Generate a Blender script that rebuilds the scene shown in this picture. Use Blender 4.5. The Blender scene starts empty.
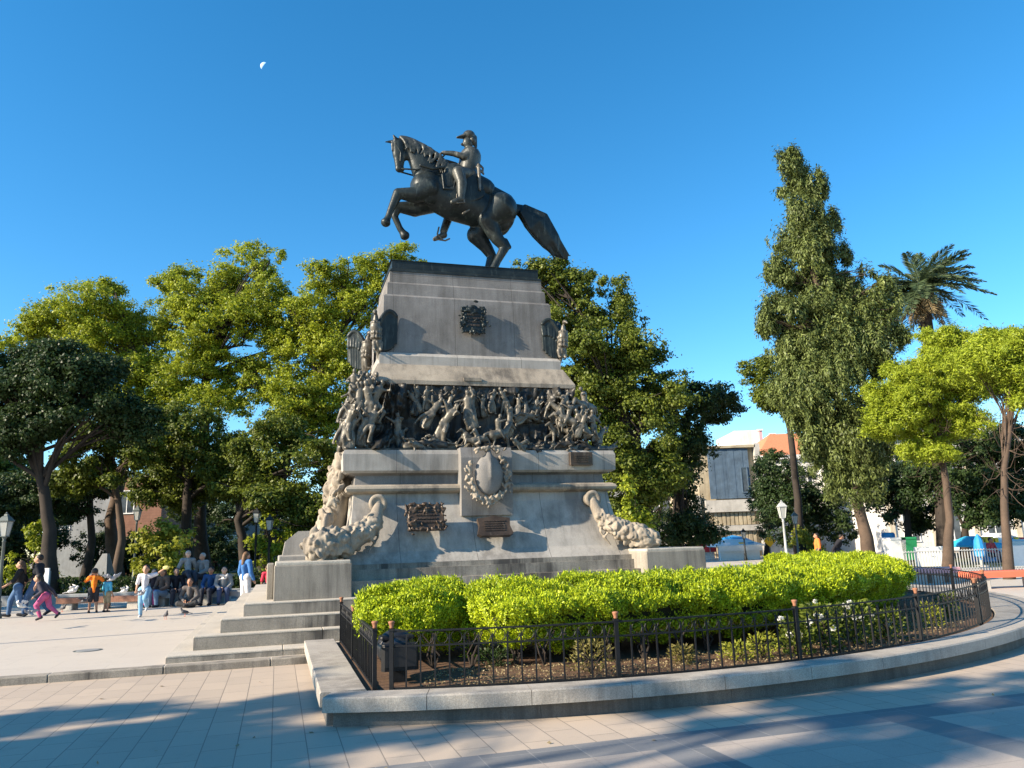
import bpy, math, random
import numpy as np
from mathutils import Vector, Matrix

# ------------------------------------------------------------------ camera, sky, sun, exposure
S = bpy.context.scene
COL = S.collection
F, EYE = 769.0, 1.71
PITCH, ROLL = math.radians(11.7), math.radians(1.9)
fw = np.array([0, math.cos(PITCH), math.sin(PITCH)])
r0 = np.array([1.0, 0, 0]); u0 = np.array([0, -math.sin(PITCH), math.cos(PITCH)])
rt = math.cos(ROLL) * r0 - math.sin(ROLL) * u0
up = math.sin(ROLL) * r0 + math.cos(ROLL) * u0
CAM = np.array([0, 0, EYE])
cd = bpy.data.cameras.new('camera'); cam = bpy.data.objects.new('camera', cd); COL.objects.link(cam)
cd.sensor_width = 36; cd.lens = 36 * F / 1024; cd.clip_start = 0.05; cd.clip_end = 8000
cam.matrix_world = Matrix(((rt[0], up[0], -fw[0], 0), (rt[1], up[1], -fw[1], 0), (rt[2], up[2], -fw[2], EYE), (0, 0, 0, 1)))
S.camera = cam

SUN_YAW, SUN_EL = math.radians(26.0), math.radians(26.5)      # direction the light travels (world yaw), elevation
w = bpy.data.worlds.new('World'); S.world = w; w.use_nodes = True
nt = w.node_tree; bg = nt.nodes['Background']
sky = nt.nodes.new('ShaderNodeTexSky'); sky.sky_type = 'NISHITA'; sky.sun_disc = False
sky.sun_elevation = SUN_EL; sky.sun_rotation = math.radians(270 - 26.0)
sky.altitude = 800; sky.air_density = 1.0; sky.dust_density = 0.1; sky.ozone_density = 3.0
hs = nt.nodes.new('ShaderNodeHueSaturation'); hs.inputs['Hue'].default_value = 0.492; hs.inputs['Saturation'].default_value = 1.30; hs.inputs['Value'].default_value = 1.4
nt.links.new(sky.outputs[0], hs.inputs['Color']); nt.links.new(hs.outputs[0], bg.inputs[0])
bg.inputs[1].default_value = 0.079
sl = bpy.data.lights.new('sun', 'SUN'); so = bpy.data.objects.new('sun', sl); COL.objects.link(so)
sl.energy = 5.0; sl.angle = math.radians(0.55); sl.color = (1.0, 0.85, 0.66)
tv = Vector((math.cos(SUN_YAW) * math.cos(SUN_EL), math.sin(SUN_YAW) * math.cos(SUN_EL), -math.sin(SUN_EL)))
so.rotation_euler = tv.to_track_quat('-Z', 'Y').to_euler(); so.location = (-30, -20, 30)
S.view_settings.view_transform = 'Standard'; S.view_settings.look = 'None'
S.view_settings.exposure = 1.27; S.view_settings.gamma = 1.0; S.view_settings.use_curve_mapping = False
S.cycles.use_denoising = True
S.cycles.max_bounces = 6; S.cycles.transparent_max_bounces = 4

# ------------------------------------------------------------------ measured places
TH = math.radians(17.0)
OX, OY = -4.29, 13.87                                            # front left corner of the left stone block
MA, MB_ = 4.28, 3.75                                             # centre of the monument in its own frame
cT, sT = math.cos(TH), math.sin(TH)
A3 = np.array([cT, sT, 0]); B3 = np.array([-sT, cT, 0]); O3 = np.array([OX, OY, 0])
def W(a, b, z=0.0): return (OX + a * cT - b * sT, OY + a * sT + b * cT, z)
def ray(x, y): return fw * F + rt * (x - 512) + up * (384 - y)
def at(x, y, Y):                                                 # point seen at a photo pixel, at a forward distance Y
    d = ray(x, y); return CAM + d * (Y / d[1])
def on(x, y, z=0.10):                                           # point seen at a photo pixel, on a level z
    d = ray(x, y); return CAM + d * ((z - EYE) / d[2])
def front(x, y, b):                                              # (a, z) of a pixel on the monument plane at depth b
    d = ray(x, y); t = (b - (CAM - O3) @ B3) / (d @ B3); P = CAM + d * t - O3
    return float(P @ A3), float(P[2])
GZ = 0.10                                                        # level of the upper square

# ------------------------------------------------------------------ helpers
def link(o, parent=None):
    COL.objects.link(o)
    if parent is not None: o.parent = parent
    return o
def tag(o, label=None, cat=None, group=None, kind=None):
    if label: o['label'] = label
    if cat: o['category'] = cat
    if group: o['group'] = group
    if kind: o['kind'] = kind
    return o
def thing(name, label, cat, loc=(0, 0, 0), rz=0.0, group=None):
    o = bpy.data.objects.new(name, None); o.location = Vector(loc); o.rotation_euler = (0, 0, rz); o.empty_display_size = 0.2
    COL.objects.link(o); return tag(o, label, cat, group)
def copy_tree(root, loc, rz=0.0, scale=None, label=None, group=None):
    c = root.copy(); COL.objects.link(c); c.location = Vector(loc); c.rotation_euler = (0, 0, rz)
    if scale is not None: c.scale = (scale,) * 3 if not hasattr(scale, '__len__') else scale
    if label: c['label'] = label
    if group: c['group'] = group
    for ch in list(root.children):
        k = ch.copy(); COL.objects.link(k); k.parent = c
        for g in list(ch.children):
            q = g.copy(); COL.objects.link(q); q.parent = k
    return c

def raw_mesh(name, V, Fc, mat=None, smooth=False):
    me = bpy.data.meshes.new(name)
    if isinstance(Fc, np.ndarray):
        V = np.asarray(V, dtype=np.float32); n, k = Fc.shape
        me.vertices.add(len(V)); me.vertices.foreach_set('co', V.ravel())
        me.loops.add(n * k); me.loops.foreach_set('vertex_index', Fc.astype(np.int32).ravel())
        me.polygons.add(n); me.polygons.foreach_set('loop_start', np.arange(0, n * k, k, dtype=np.int32))
        me.polygons.foreach_set('loop_total', np.full(n, k, dtype=np.int32))
        me.update(calc_edges=True)
    else:
        me.from_pydata([tuple(v) for v in V], [], Fc); me.update()
    if smooth: me.polygons.foreach_set('use_smooth', np.ones(len(me.polygons), dtype=bool))
    if mat: me.materials.append(mat)
    return me

class Mesh:
    def __init__(s): s.v = []; s.f = []
    def add(s, vs, fs):
        n = len(s.v); s.v += [tuple(map(float, p)) for p in vs]; s.f += [tuple(i + n for i in q) for q in fs]; return s
    def box(s, x0, x1, y0, y1, z0, z1, rz=0, piv=None):
        vs = [(x0, y0, z0), (x1, y0, z0), (x1, y1, z0), (x0, y1, z0), (x0, y0, z1), (x1, y0, z1), (x1, y1, z1), (x0, y1, z1)]
        if rz:
            cx, cy = piv or ((x0 + x1) / 2, (y0 + y1) / 2); c, q = math.cos(rz), math.sin(rz)
            vs = [(cx + (x - cx) * c - (y - cy) * q, cy + (x - cx) * q + (y - cy) * c, z) for x, y, z in vs]
        return s.add(vs, [(0, 3, 2, 1), (4, 5, 6, 7), (0, 1, 5, 4), (1, 2, 6, 5), (2, 3, 7, 6), (3, 0, 4, 7)])
    def bevbox(s, x0, x1, y0, y1, z0, z1, e=0.02):                # box whose upper and vertical edges are eased
        def ring(i, z): return [(x0 + i, y0 + e, z), (x0 + e, y0 + i, z), (x1 - e, y0 + i, z), (x1 - i, y0 + e, z), (x1 - i, y1 - e, z), (x1 - e, y1 - i, z), (x0 + e, y1 - i, z), (x0 + i, y1 - e, z)]
        return s.loft([ring(0, z0), ring(0, z1 - e), ring(e * .3, z1 - e * .3), ring(e * .8, z1)])
    def loft(s, rings, cap=True):
        n = len(rings[0]); vs = [p for r in rings for p in r]; fs = []
        for i in range(len(rings) - 1):
            for j in range(n): fs.append((i * n + j, i * n + (j + 1) % n, (i + 1) * n + (j + 1) % n, (i + 1) * n + j))
        if cap: fs.append(tuple(range(n))[::-1]); fs.append(tuple((len(rings) - 1) * n + j for j in range(n)))
        return s.add(vs, fs)
    def rects(s, levels, ca=0.0, cb=0.0):                         # (half a, half b, z) stacked
        return s.loft([[(ca - p, cb - q, z), (ca + p, cb - q, z), (ca + p, cb + q, z), (ca - p, cb + q, z)] for p, q, z in levels])
    def tube(s, pts, rad, n=8, cap=True):
        P = [np.array(p, float) for p in pts]
        if not hasattr(rad, '__len__'): rad = [rad] * len(P)
        rings = []; x = None
        for i, p in enumerate(P):
            t = P[min(i + 1, len(P) - 1)] - P[max(i - 1, 0)]; t = t / (np.linalg.norm(t) + 1e-9)
            if x is None: x = np.cross(t, [0, 0, 1.0] if abs(t[2]) < .9 else [1.0, 0, 0])
            x = x - t * (x @ t); x /= np.linalg.norm(x) + 1e-9; y = np.cross(t, x)
            rings.append([p + rad[i] * (math.cos(2 * math.pi * k / n) * x + math.sin(2 * math.pi * k / n) * y) for k in range(n)])
        return s.loft(rings, cap)
    def lathe(s, prof, c=(0, 0, 0), n=16):
        return s.loft([[(c[0] + r * math.cos(2 * math.pi * k / n), c[1] + r * math.sin(2 * math.pi * k / n), c[2] + z) for k in range(n)] for r, z in prof])
    def prism(s, poly, z0, z1):
        n = len(poly); return s.loft([[(x, y, z0) for x, y in poly], [(x, y, z1) for x, y in poly]])
    def build(s, name, mat, parent=None, origin=(0, 0, 0), loc=None, rz=0.0, smooth=False, label=None):
        V = np.array(s.v) - np.array(origin)
        o = bpy.data.objects.new(name, raw_mesh(name, V, s.f, mat, smooth))
        if loc is not None: o.location = Vector(loc)
        if rz: o.rotation_euler = (0, 0, rz)
        link(o, parent)
        if label: o['label'] = label
        return o

def sphere_geo(c, R, nu=16, nv=11):                                # R: 3x3 matrix of semi axes
    vs = [c + R @ np.array([0, 0, -1.0])]
    for i in range(1, nv):
        t = -math.pi / 2 + math.pi * i / nv
        for j in range(nu):
            q = 2 * math.pi * j / nu; vs.append(c + R @ np.array([math.cos(t) * math.cos(q), math.cos(t) * math.sin(q), math.sin(t)]))
    vs.append(c + R @ np.array([0, 0, 1.0])); fs = []
    for j in range(nu): fs.append((0, 1 + (j + 1) % nu, 1 + j))
    for i in range(nv - 2):
        for j in range(nu):
            a = 1 + i * nu + j; b = 1 + i * nu + (j + 1) % nu; fs.append((a, b, b + nu, a + nu))
    L = len(vs) - 1
    for j in range(nu): fs.append((L, L - nu + j, L - nu + (j + 1) % nu))
    return vs, fs

class Blob:                                                       # limbs and masses fused into one continuous surface
    def __init__(s): s.m = Mesh()
    def ell(s, c, r, yaw=0, pitch=0, roll=0):
        R = np.array(Matrix.Rotation(yaw, 3, 'Z') @ Matrix.Rotation(pitch, 3, 'Y') @ Matrix.Rotation(roll, 3, 'X')) @ np.diag(r if hasattr(r, '__len__') else (r, r, r))
        big = float(np.max(r)) > .12; s.m.add(*sphere_geo(np.array(c, float), R, *((40, 26) if big else (16, 11)))); return s
    def cap(s, p0, p1, ra, rb, flat=1.0, side=None):
        p0 = np.array(p0, float); p1 = np.array(p1, float); d = p1 - p0; L = np.linalg.norm(d)
        if L < 1e-6: return s.ell(p0, ra)
        t = d / L
        x = np.cross(t, np.array(side if side is not None else ([0, 0, 1.0] if abs(t[2]) < .9 else [1.0, 0, 0]), float)); x /= np.linalg.norm(x) + 1e-9
        y = np.cross(t, x); n = 16 if max(ra, rb) < .12 else 40; rings = []
        for k in (-82, -60, -38, -18, 0):
            c = p0 + t * ra * math.sin(math.radians(k)) * min(1, flat + .2); q = ra * math.cos(math.radians(k)); rings.append((c, q))
        for k in (0, 18, 38, 60, 82):
            c = p1 + t * rb * math.sin(math.radians(k)) * min(1, flat + .2); q = rb * math.cos(math.radians(k)); rings.append((c, q))
        s.m.loft([[c + q * (math.cos(2 * math.pi * j / n) * x + flat * math.sin(2 * math.pi * j / n) * y) for j in range(n)] for c, q in rings]); return s
    def chain(s, pts, rad, flat=1.0, side=None):
        for i in range(len(pts) - 1): s.cap(pts[i], pts[i + 1], rad[i], rad[i + 1], flat, side)
        return s
    def mesh(s, name, voxel, mat, smooth=4, extra=None):
        me = raw_mesh('tmp', s.m.v, s.m.f); o = bpy.data.objects.new('tmp', me); COL.objects.link(o)
        r = o.modifiers.new('r', 'REMESH'); r.mode = 'VOXEL'; r.voxel_size = voxel; r.use_smooth_shade = True
        q = o.modifiers.new('s', 'SMOOTH'); q.factor = 0.5; q.iterations = smooth
        dg = bpy.context.evaluated_depsgraph_get(); ev = o.evaluated_get(dg)
        out = bpy.data.meshes.new_from_object(ev); out.name = name
        bpy.data.objects.remove(o); bpy.data.meshes.remove(me)
        if extra is not None and extra.v:                          # thin pieces (fingers) joined after the fusing
            n = len(out.vertices); vs = [tuple(v.co) for v in out.vertices] + extra.v
            fs = [tuple(p.vertices) for p in out.polygons] + [tuple(i + n for i in f) for f in extra.f]
            bpy.data.meshes.remove(out); out = raw_mesh(name, vs, fs, None, True)
        out.polygons.foreach_set('use_smooth', np.ones(len(out.polygons), dtype=bool))
        out.materials.clear(); out.materials.append(mat); return out
    def build(s, name, voxel, mat, parent=None, smooth=4, origin=None, extra=None):
        if origin is not None: s.m.v = [tuple(np.array(v) - np.array(origin)) for v in s.m.v]
        o = bpy.data.objects.new(name, s.mesh(name, voxel, mat, smooth, extra)); return link(o, parent)

# ------------------------------------------------------------------ materials
def newmat(name):
    m = bpy.data.materials.new(name); m.use_nodes = True; n = m.node_tree.nodes; return m, m.node_tree, n['Principled BSDF']
def mapped(t, scale=(1, 1, 1), rot=0.0, kind='Object'):
    tc = t.nodes.new('ShaderNodeTexCoord'); mp = t.nodes.new('ShaderNodeMapping'); mp.inputs['Scale'].default_value = scale
    mp.inputs['Rotation'].default_value = (0, 0, rot); t.links.new(tc.outputs[kind], mp.inputs['Vector']); return mp.outputs[0]
def noise(t, vec, scale, detail=5, rough=.6):
    n = t.nodes.new('ShaderNodeTexNoise'); n.inputs['Scale'].default_value = scale; n.inputs['Detail'].default_value = detail
    n.inputs['Roughness'].default_value = rough; t.links.new(vec, n.inputs['Vector']); return n.outputs['Fac']
def ramp(t, fac, stops):
    r = t.nodes.new('ShaderNodeValToRGB'); e = r.color_ramp.elements
    while len(e) < len(stops): e.new(0.5)
    for i, (p, c) in enumerate(stops): e[i].position = p; e[i].color = (*c, 1) if len(c) == 3 else c
    t.links.new(fac, r.inputs[0]); return r.outputs[0]
def mixc(t, fac, a, b, mode='MIX'):
    m = t.nodes.new('ShaderNodeMix'); m.data_type = 'RGBA'; m.blend_type = mode
    for sock, val in ((m.inputs[0], fac), (m.inputs[6], a), (m.inputs[7], b)):
        if hasattr(val, 'links'): t.links.new(val, sock)
        elif hasattr(val, '__len__'): sock.default_value = (*val[:3], 1)
        else: sock.default_value = val
    return m.outputs[2]
def bump(t, bs, h, strength=.3, dist=.02):
    b = t.nodes.new('ShaderNodeBump'); b.inputs['Strength'].default_value = strength; b.inputs['Distance'].default_value = dist
    t.links.new(h, b.inputs['Height']); t.links.new(b.outputs[0], bs.inputs['Normal'])
def grey(v): return (v, v, v)

def stone(name, c1, c2, stain=(0.06, 0.055, 0.05), amt=0.5, streak=True, speck=0.25, joints=None, rough=.85):
    m, t, bs = newmat(name); v = mapped(t)
    n1 = noise(t, v, 1.3, 6, .65); col = ramp(t, n1, [(.3, c1), (.7, c2)])
    sp = noise(t, v, 90, 2, .5); spk = ramp(t, sp, [(.35, grey(1 - speck)), (.65, grey(1 + speck * .3))]); col = mixc(t, 1.0, col, spk, 'MULTIPLY')
    if streak:
        vs = mapped(t, (5.0, 5.0, .35)); n2 = noise(t, vs, 1.0, 5, .7); n3 = noise(t, v, .8, 3)
        mk = t.nodes.new('ShaderNodeMath'); mk.operation = 'MULTIPLY'; t.links.new(n2, mk.inputs[0]); t.links.new(n3, mk.inputs[1])
        f = ramp(t, mk.outputs[0], [(.20, grey(0)), (.36, grey(amt))]); col = mixc(t, f, col, stain)
    if joints:
        jv = mapped(t, (1, 1, 1)); mq = t.nodes.new('ShaderNodeMapping'); mq.inputs['Rotation'].default_value = (math.radians(-90), 0, 0); mq.inputs['Location'].default_value = (.37, 0, 0); t.links.new(jv, mq.inputs[0]); jv = mq.outputs[0]
        wv = t.nodes.new('ShaderNodeTexBrick'); wv.inputs['Scale'].default_value = 1.0; wv.offset = joints[2] if len(joints) > 2 else 0.0
        wv.inputs['Brick Width'].default_value = joints[0]; wv.inputs['Row Height'].default_value = joints[1]; wv.inputs['Mortar Size'].default_value = .006
        wv.inputs['Mortar Smooth'].default_value = .3
        t.links.new(jv, wv.inputs['Vector']); f = ramp(t, wv.outputs['Fac'], [(0.0, grey(0)), (1.0, grey(.75))]); col = mixc(t, f, col, stain)
    t.links.new(col, bs.inputs['Base Color']); bs.inputs['Roughness'].default_value = rough; bs.inputs['Specular IOR Level'].default_value = .25
    bump(t, bs, noise(t, v, 35, 4, .7), .35, .012); return m
def plain(name, c, rough=.6, metal=0.0, var=.15, scale=6, spec=.4):
    m, t, bs = newmat(name); v = mapped(t); n1 = noise(t, v, scale, 4)
    col = ramp(t, n1, [(.3, tuple(x * (1 - var) for x in c)), (.7, tuple(min(1, x * (1 + var)) for x in c))])
    t.links.new(col, bs.inputs['Base Color']); bs.inputs['Roughness'].default_value = rough; bs.inputs['Metallic'].default_value = metal
    bs.inputs['Specular IOR Level'].default_value = spec; return m
def leafmat(name, c1, c2, trans=.35, rough=.5):
    m, t, bs = newmat(name); g = t.nodes.new('ShaderNodeNewGeometry')
    v = mapped(t); big = noise(t, v, .45, 2)
    ad = t.nodes.new('ShaderNodeMath'); ad.operation = 'MULTIPLY_ADD'; t.links.new(g.outputs['Random Per Island'], ad.inputs[0]); ad.inputs[1].default_value = .5
    sb = t.nodes.new('ShaderNodeMath'); sb.operation = 'MULTIPLY'; t.links.new(big, sb.inputs[0]); sb.inputs[1].default_value = .55; t.links.new(sb.outputs[0], ad.inputs[2])
    col = ramp(t, ad.outputs[0], [(.15, c1), (.85, c2)])
    t.links.new(col, bs.inputs['Base Color']); bs.inputs['Roughness'].default_value = rough; bs.inputs['Specular IOR Level'].default_value = .3
    tr = t.nodes.new('ShaderNodeBsdfTranslucent'); t.links.new(col, tr.inputs['Color'])
    mx = t.nodes.new('ShaderNodeMixShader'); mx.inputs[0].default_value = trans; t.links.new(bs.outputs[0], mx.inputs[1]); t.links.new(tr.outputs[0], mx.inputs[2])
    t.links.new(mx.outputs[0], t.nodes['Material Output'].inputs['Surface']); return m

M = {}
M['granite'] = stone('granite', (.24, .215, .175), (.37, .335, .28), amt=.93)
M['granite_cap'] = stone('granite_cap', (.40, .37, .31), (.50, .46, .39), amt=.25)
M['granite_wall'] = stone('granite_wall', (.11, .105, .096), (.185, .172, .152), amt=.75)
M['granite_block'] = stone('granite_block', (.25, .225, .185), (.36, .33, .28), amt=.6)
M['coping'] = stone('coping_stone', (.33, .30, .26), (.44, .405, .35), amt=.4)
M['tread'] = stone('worn_sunlit_tread', (.43, .39, .325), (.54, .49, .41), amt=.2, streak=False)  # worn stone, with the sunlit brightness of the tops put into its colour
M['pedestal'] = stone('pedestal_stone', (.30, .28, .25), (.42, .395, .355), amt=.48, speck=.12, joints=(1.55, 8.0, 0))
M['pedestal_grey'] = stone('pedestal_grey', (.16, .154, .145), (.25, .24, .228), amt=.5, speck=.22, joints=(1.45, 8.0, 0))
M['carved'] = stone('carved_stone', (.25, .212, .165), (.40, .345, .27), amt=.75, speck=.2)
M['dark_stone'] = stone('relief_ground', (.028, .028, .028), (.06, .058, .054), amt=.4)
def bronze(name, c1, c2, c3):
    m, t, bs = newmat(name); v = mapped(t); n1 = noise(t, v, 3.5, 6, .7); vs = mapped(t, (9, 9, 1.2)); n2 = noise(t, vs, 1, 4, .7)
    col = ramp(t, n1, [(.35, c1), (.65, c2)]); f = ramp(t, n2, [(.56, grey(0)), (.74, grey(.7))]); col = mixc(t, f, col, c3)
    t.links.new(col, bs.inputs['Base Color']); bs.inputs['Metallic'].default_value = .2; bs.inputs['Roughness'].default_value = .42; bs.inputs['Specular IOR Level'].default_value = .3
    bump(t, bs, noise(t, v, 22, 4), .25, .015); return m
M['bronze'] = bronze('bronze', (.009, .013, .014), (.022, .030, .030), (.085, .105, .098))
M['bronze_pale'] = bronze('weathered_lit_bronze', (.05, .046, .038), (.17, .155, .125), (.34, .31, .24))  # weathered, and paler for the lit figure clusters: sunlight put into the colour
M['bronze_mid'] = bronze('rider_bronze', (.02, .024, .023), (.07, .075, .068), (.28, .275, .235))  # paler than the horse: sunlit tone of rider and mane put into the colour
M['bronze_plaque'] = bronze('plaque_bronze', (.04, .029, .021), (.085, .06, .042), (.16, .125, .095))
M['black_iron'] = plain('black_iron', (.009, .0095, .011), .5, .0, .3, 20, .25)
M['rust_cap'] = plain('rust_cap', (.27, .115, .06), .7, 0, .25, 30)
M['soil'] = stone('soil', (.085, .05, .032), (.18, .11, .068), (.05, .03, .02), .6, False, .4)
M['bark'] = stone('bark', (.025, .02, .016), (.06, .047, .037), (.02, .017, .015), .5, True, .3)
M['bark_warm'] = stone('bark_warm', (.06, .042, .031), (.14, .098, .07), (.06, .045, .035), .6, True, .3)
M['leaf_hedge'] = leafmat('leaf_hedge', (.06, .13, .006), (.54, .62, .018), .16)
M['leaf_core'] = plain('hedge_shade_core', (.018, .022, .010), .9)
M['leaf_plane'] = leafmat('leaf_plane', (.03, .08, .008), (.46, .505, .036), .44)
M['leaf_mid'] = leafmat('leaf_mid', (.014, .04, .008), (.20, .24, .028), .36)
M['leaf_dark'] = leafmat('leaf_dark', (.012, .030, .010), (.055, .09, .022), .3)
M['leaf_cypress'] = leafmat('leaf_cypress', (.018, .034, .010), (.20, .245, .066), .2)
M['leaf_pine'] = leafmat('leaf_pine', (.13, .19, .012), (.41, .48, .036), .35)
M['leaf_palm'] = leafmat('leaf_palm', (.03, .055, .025), (.085, .12, .05), .2)
M['leaf_dead'] = leafmat('leaf_dead', (.16, .12, .06), (.34, .27, .15), .2)
M['leaf_yellow'] = leafmat('leaf_yellow', (.15, .19, .02), (.36, .36, .04), .35)
M['leaf_dry'] = leafmat('leaf_dry', (.10, .085, .025), (.25, .22, .06), .3)
M['petal'] = leafmat('petal', (.62, .61, .56), (.80, .80, .75), .25)
M['lamp_metal'] = plain('lamp_metal', (.10, .12, .115), .5, .3)
M['lamp_black'] = plain('lamp_black', (.02, .022, .022), .5, .3)
M['lamp_pale'] = plain('lamp_pale', (.42, .43, .42), .55, .1)
M['frieze_dark'] = bronze('frieze_bronze', (.016, .016, .015), (.045, .042, .036), (.16, .145, .12))  # darker copy for the middle of the frieze, shade put into the colour
m, t, bs = newmat('lamp_glass'); bs.inputs['Base Color'].default_value = (.42, .43, .40, 1); bs.inputs['Roughness'].default_value = .25; bs.inputs['Alpha'].default_value = .8; M['lamp_glass'] = m
m, t, bs = newmat('window_glass'); v = mapped(t); t.links.new(ramp(t, noise(t, v, 1.2, 2), [(.3, (.03, .04, .05)), (.7, (.09, .11, .13))]), bs.inputs['Base Color']); bs.inputs['Roughness'].default_value = .12; M['glass'] = m
M['white_wall'] = stone('white_wall', (.62, .60, .55), (.76, .74, .69), (.35, .32, .28), .35, True, .08)
M['white_paint'] = plain('white_paint', (.74, .73, .70), .5, 0, .06)
M['cream_wall'] = stone('cream_wall', (.52, .45, .33), (.64, .56, .42), (.3, .25, .18), .4, True, .1)
M['beige_panel'] = stone('beige_panel', (.36, .30, .20), (.48, .41, .29), (.15, .12, .08), .6, True, .15)
M['blue_net'] = plain('blue_net', (.075, .115, .16), .8, 0, .25, 2)
M['pink_wall'] = plain('pink_wall', (.62, .33, .34), .8, 0, .08)
M['orange_roof'] = plain('orange_roof', (.55, .20, .09), .8, 0, .2)
M['brick_wall'] = stone('brick_wall', (.20, .10, .07), (.30, .16, .11), (.08, .05, .04), .4, False, .3, joints=(.5, .2, .5))
M['grey_wall'] = stone('grey_wall', (.22, .23, .23), (.30, .31, .31), (.1, .1, .1), .4, True, .1)
M['red_bench'] = plain('red_bench', (.62, .15, .08), .6, 0, .12, 2)
M['concrete'] = stone('concrete', (.40, .38, .34), (.52, .49, .44), (.2, .19, .17), .4, True, .15)
M['blue_tarp'] = plain('blue_tarp', (.02, .22, .50), .5, 0, .15)
M['cyan_tarp'] = plain('cyan_tarp', (.04, .40, .62), .5, 0, .1)
M['green_paint'] = plain('green_paint', (.02, .22, .08), .5, 0, .1)
M['red_paint'] = plain('red_paint', (.55, .035, .04), .5, 0, .1)
M['yellow_paint'] = plain('yellow_paint', (.70, .45, .03), .5, 0, .1)
M['black_plastic'] = plain('black_plastic', (.014, .015, .018), .35, 0, .2)
M['asphalt'] = stone('asphalt', (.045, .045, .047), (.065, .065, .066), (.03, .03, .03), .4, False, .2)
M['grass'] = leafmat('grass_blade', (.04, .075, .012), (.12, .16, .025), .3)
M['turf'] = stone('turf_soil', (.035, .045, .015), (.06, .07, .025), (.03, .025, .015), .4, False, .4)

def paving(name, c1, c2, c3, bw, rh, mortar, rot=TH, off=.5, loc=(0, 0), msize=.007, wear=.35, kind='Object'):
    m, t, bs = newmat(name); v = mapped(t, (1, 1, 1), 0)
    mp = t.nodes.new('ShaderNodeMapping'); mp.inputs['Rotation'].default_value = (0, 0, -rot); mp.inputs['Location'].default_value = (loc[0], loc[1], 0)
    t.links.new(v, mp.inputs[0]); br = t.nodes.new('ShaderNodeTexBrick'); t.links.new(mp.outputs[0], br.inputs['Vector'])
    br.offset = off; br.inputs['Scale'].default_value = 1; br.inputs['Brick Width'].default_value = bw; br.inputs['Row Height'].default_value = rh
    br.inputs['Mortar Size'].default_value = msize; br.inputs['Mortar Smooth'].default_value = .2; br.inputs['Bias'].default_value = 0
    br.inputs['Color1'].default_value = (*c1, 1); br.inputs['Color2'].default_value = (*c2, 1); br.inputs['Mortar'].default_value = (*mortar, 1)
    n1 = noise(t, v, .55, 6, .65); col = mixc(t, ramp(t, n1, [(.35, grey(0)), (.75, grey(wear))]), br.outputs['Color'], c3)
    n3 = noise(t, v, 2.6, 8, .75); col = mixc(t, ramp(t, n3, [(.56, grey(0)), (.74, grey(.35))]), col, tuple(x * .55 for x in c3))
    n2 = noise(t, v, 120, 2); col = mixc(t, 1.0, col, ramp(t, n2, [(.3, grey(.86)), (.7, grey(1.06))]), 'MULTIPLY')
    t.links.new(col, bs.inputs['Base Color']); bs.inputs['Roughness'].default_value = .62; bs.inputs['Specular IOR Level'].default_value = .35
    iv = t.nodes.new('ShaderNodeMath'); iv.operation = 'SUBTRACT'; iv.inputs[0].default_value = 1; t.links.new(br.outputs['Fac'], iv.inputs[1])
    bump(t, bs, iv.outputs[0], .5, .006); return m
M['paving'] = paving('foreground_pavers', (.50, .405, .31), (.44, .36, .28), (.36, .30, .24), .60, .30, (.20, .17, .14), rot=TH + math.pi / 2, off=0.5, msize=.005)
M['plaza'] = paving('plaza_slabs', (.53, .475, .40), (.51, .455, .385), (.45, .40, .34), 1.6, .8, (.43, .385, .33), msize=.006)
M['band'] = paving('grey_band_pavers', (.15, .155, .16), (.20, .20, .20), (.21, .205, .20), .42, .42, (.28, .27, .255), rot=0.0, off=0.0, msize=.005)
M['panel'] = paving('pale_panel_pavers', (.41, .35, .295), (.365, .315, .27), (.31, .27, .23), .42, .42, (.30, .26, .225), rot=0.0, off=0.0, msize=.005)
M['terrace'] = paving('terrace_slabs', (.46, .42, .365), (.50, .455, .39), (.40, .36, .31), .9, .9, (.25, .23, .2))
RNG = np.random.default_rng(7); random.seed(7)
# ------------------------------------------------------------------ the ground and the square
def loc2(poly): return [W(a, b)[:2] for a, b in poly]
g = Mesh(); g.add([(-500, -200, 0), (500, -200, 0), (500, 900, 0), (-500, 900, 0)], [(0, 1, 2, 3)])
tag(g.build('ground', M['paving']), kind='structure')
g = Mesh(); g.prism(loc2([(-90, -1.62), (13.5, -1.62), (40, 6), (60, 120), (-120, 120), (-160, 30)]), -0.05, GZ)
tag(g.build('upper_square', M['plaza']), kind='structure')
g = Mesh()
k0 = -24.0
while k0 < 12:
    g.bevbox(k0, k0 + 1.492, -1.66, -1.40, -0.03, GZ + .004, .012); k0 += 1.5
tag(g.build('kerb', M['granite'], loc=(OX, OY, 0), rz=TH), kind='structure')
def sheet(name, rects, z, mat):
    g = Mesh()
    for a0, a1, b0, b1 in rects: g.add([(a0, b0, z), (a1, b0, z), (a1, b1, z), (a0, b1, z)], [(0, 1, 2, 3)])
    o = g.build(name, mat, loc=(OX, OY, 0), rz=TH); tag(o, kind='structure'); return o
M['band'].node_tree.nodes; 
XB = [(-6.4 + 2.37 * k, -5.97 + 2.37 * k) for k in range(12)]
sheet('paving_band', [(-40, 60, -8.3, -7.86)] + [(a0, a1, -16, -8.3) for a0, a1 in XB], 0.004, M['band'])
sheet('pale_paving_panels', [(XB[i][1], XB[i + 1][0], -16, -8.3) for i in range(len(XB) - 1)], 0.004, M['panel'])
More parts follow.
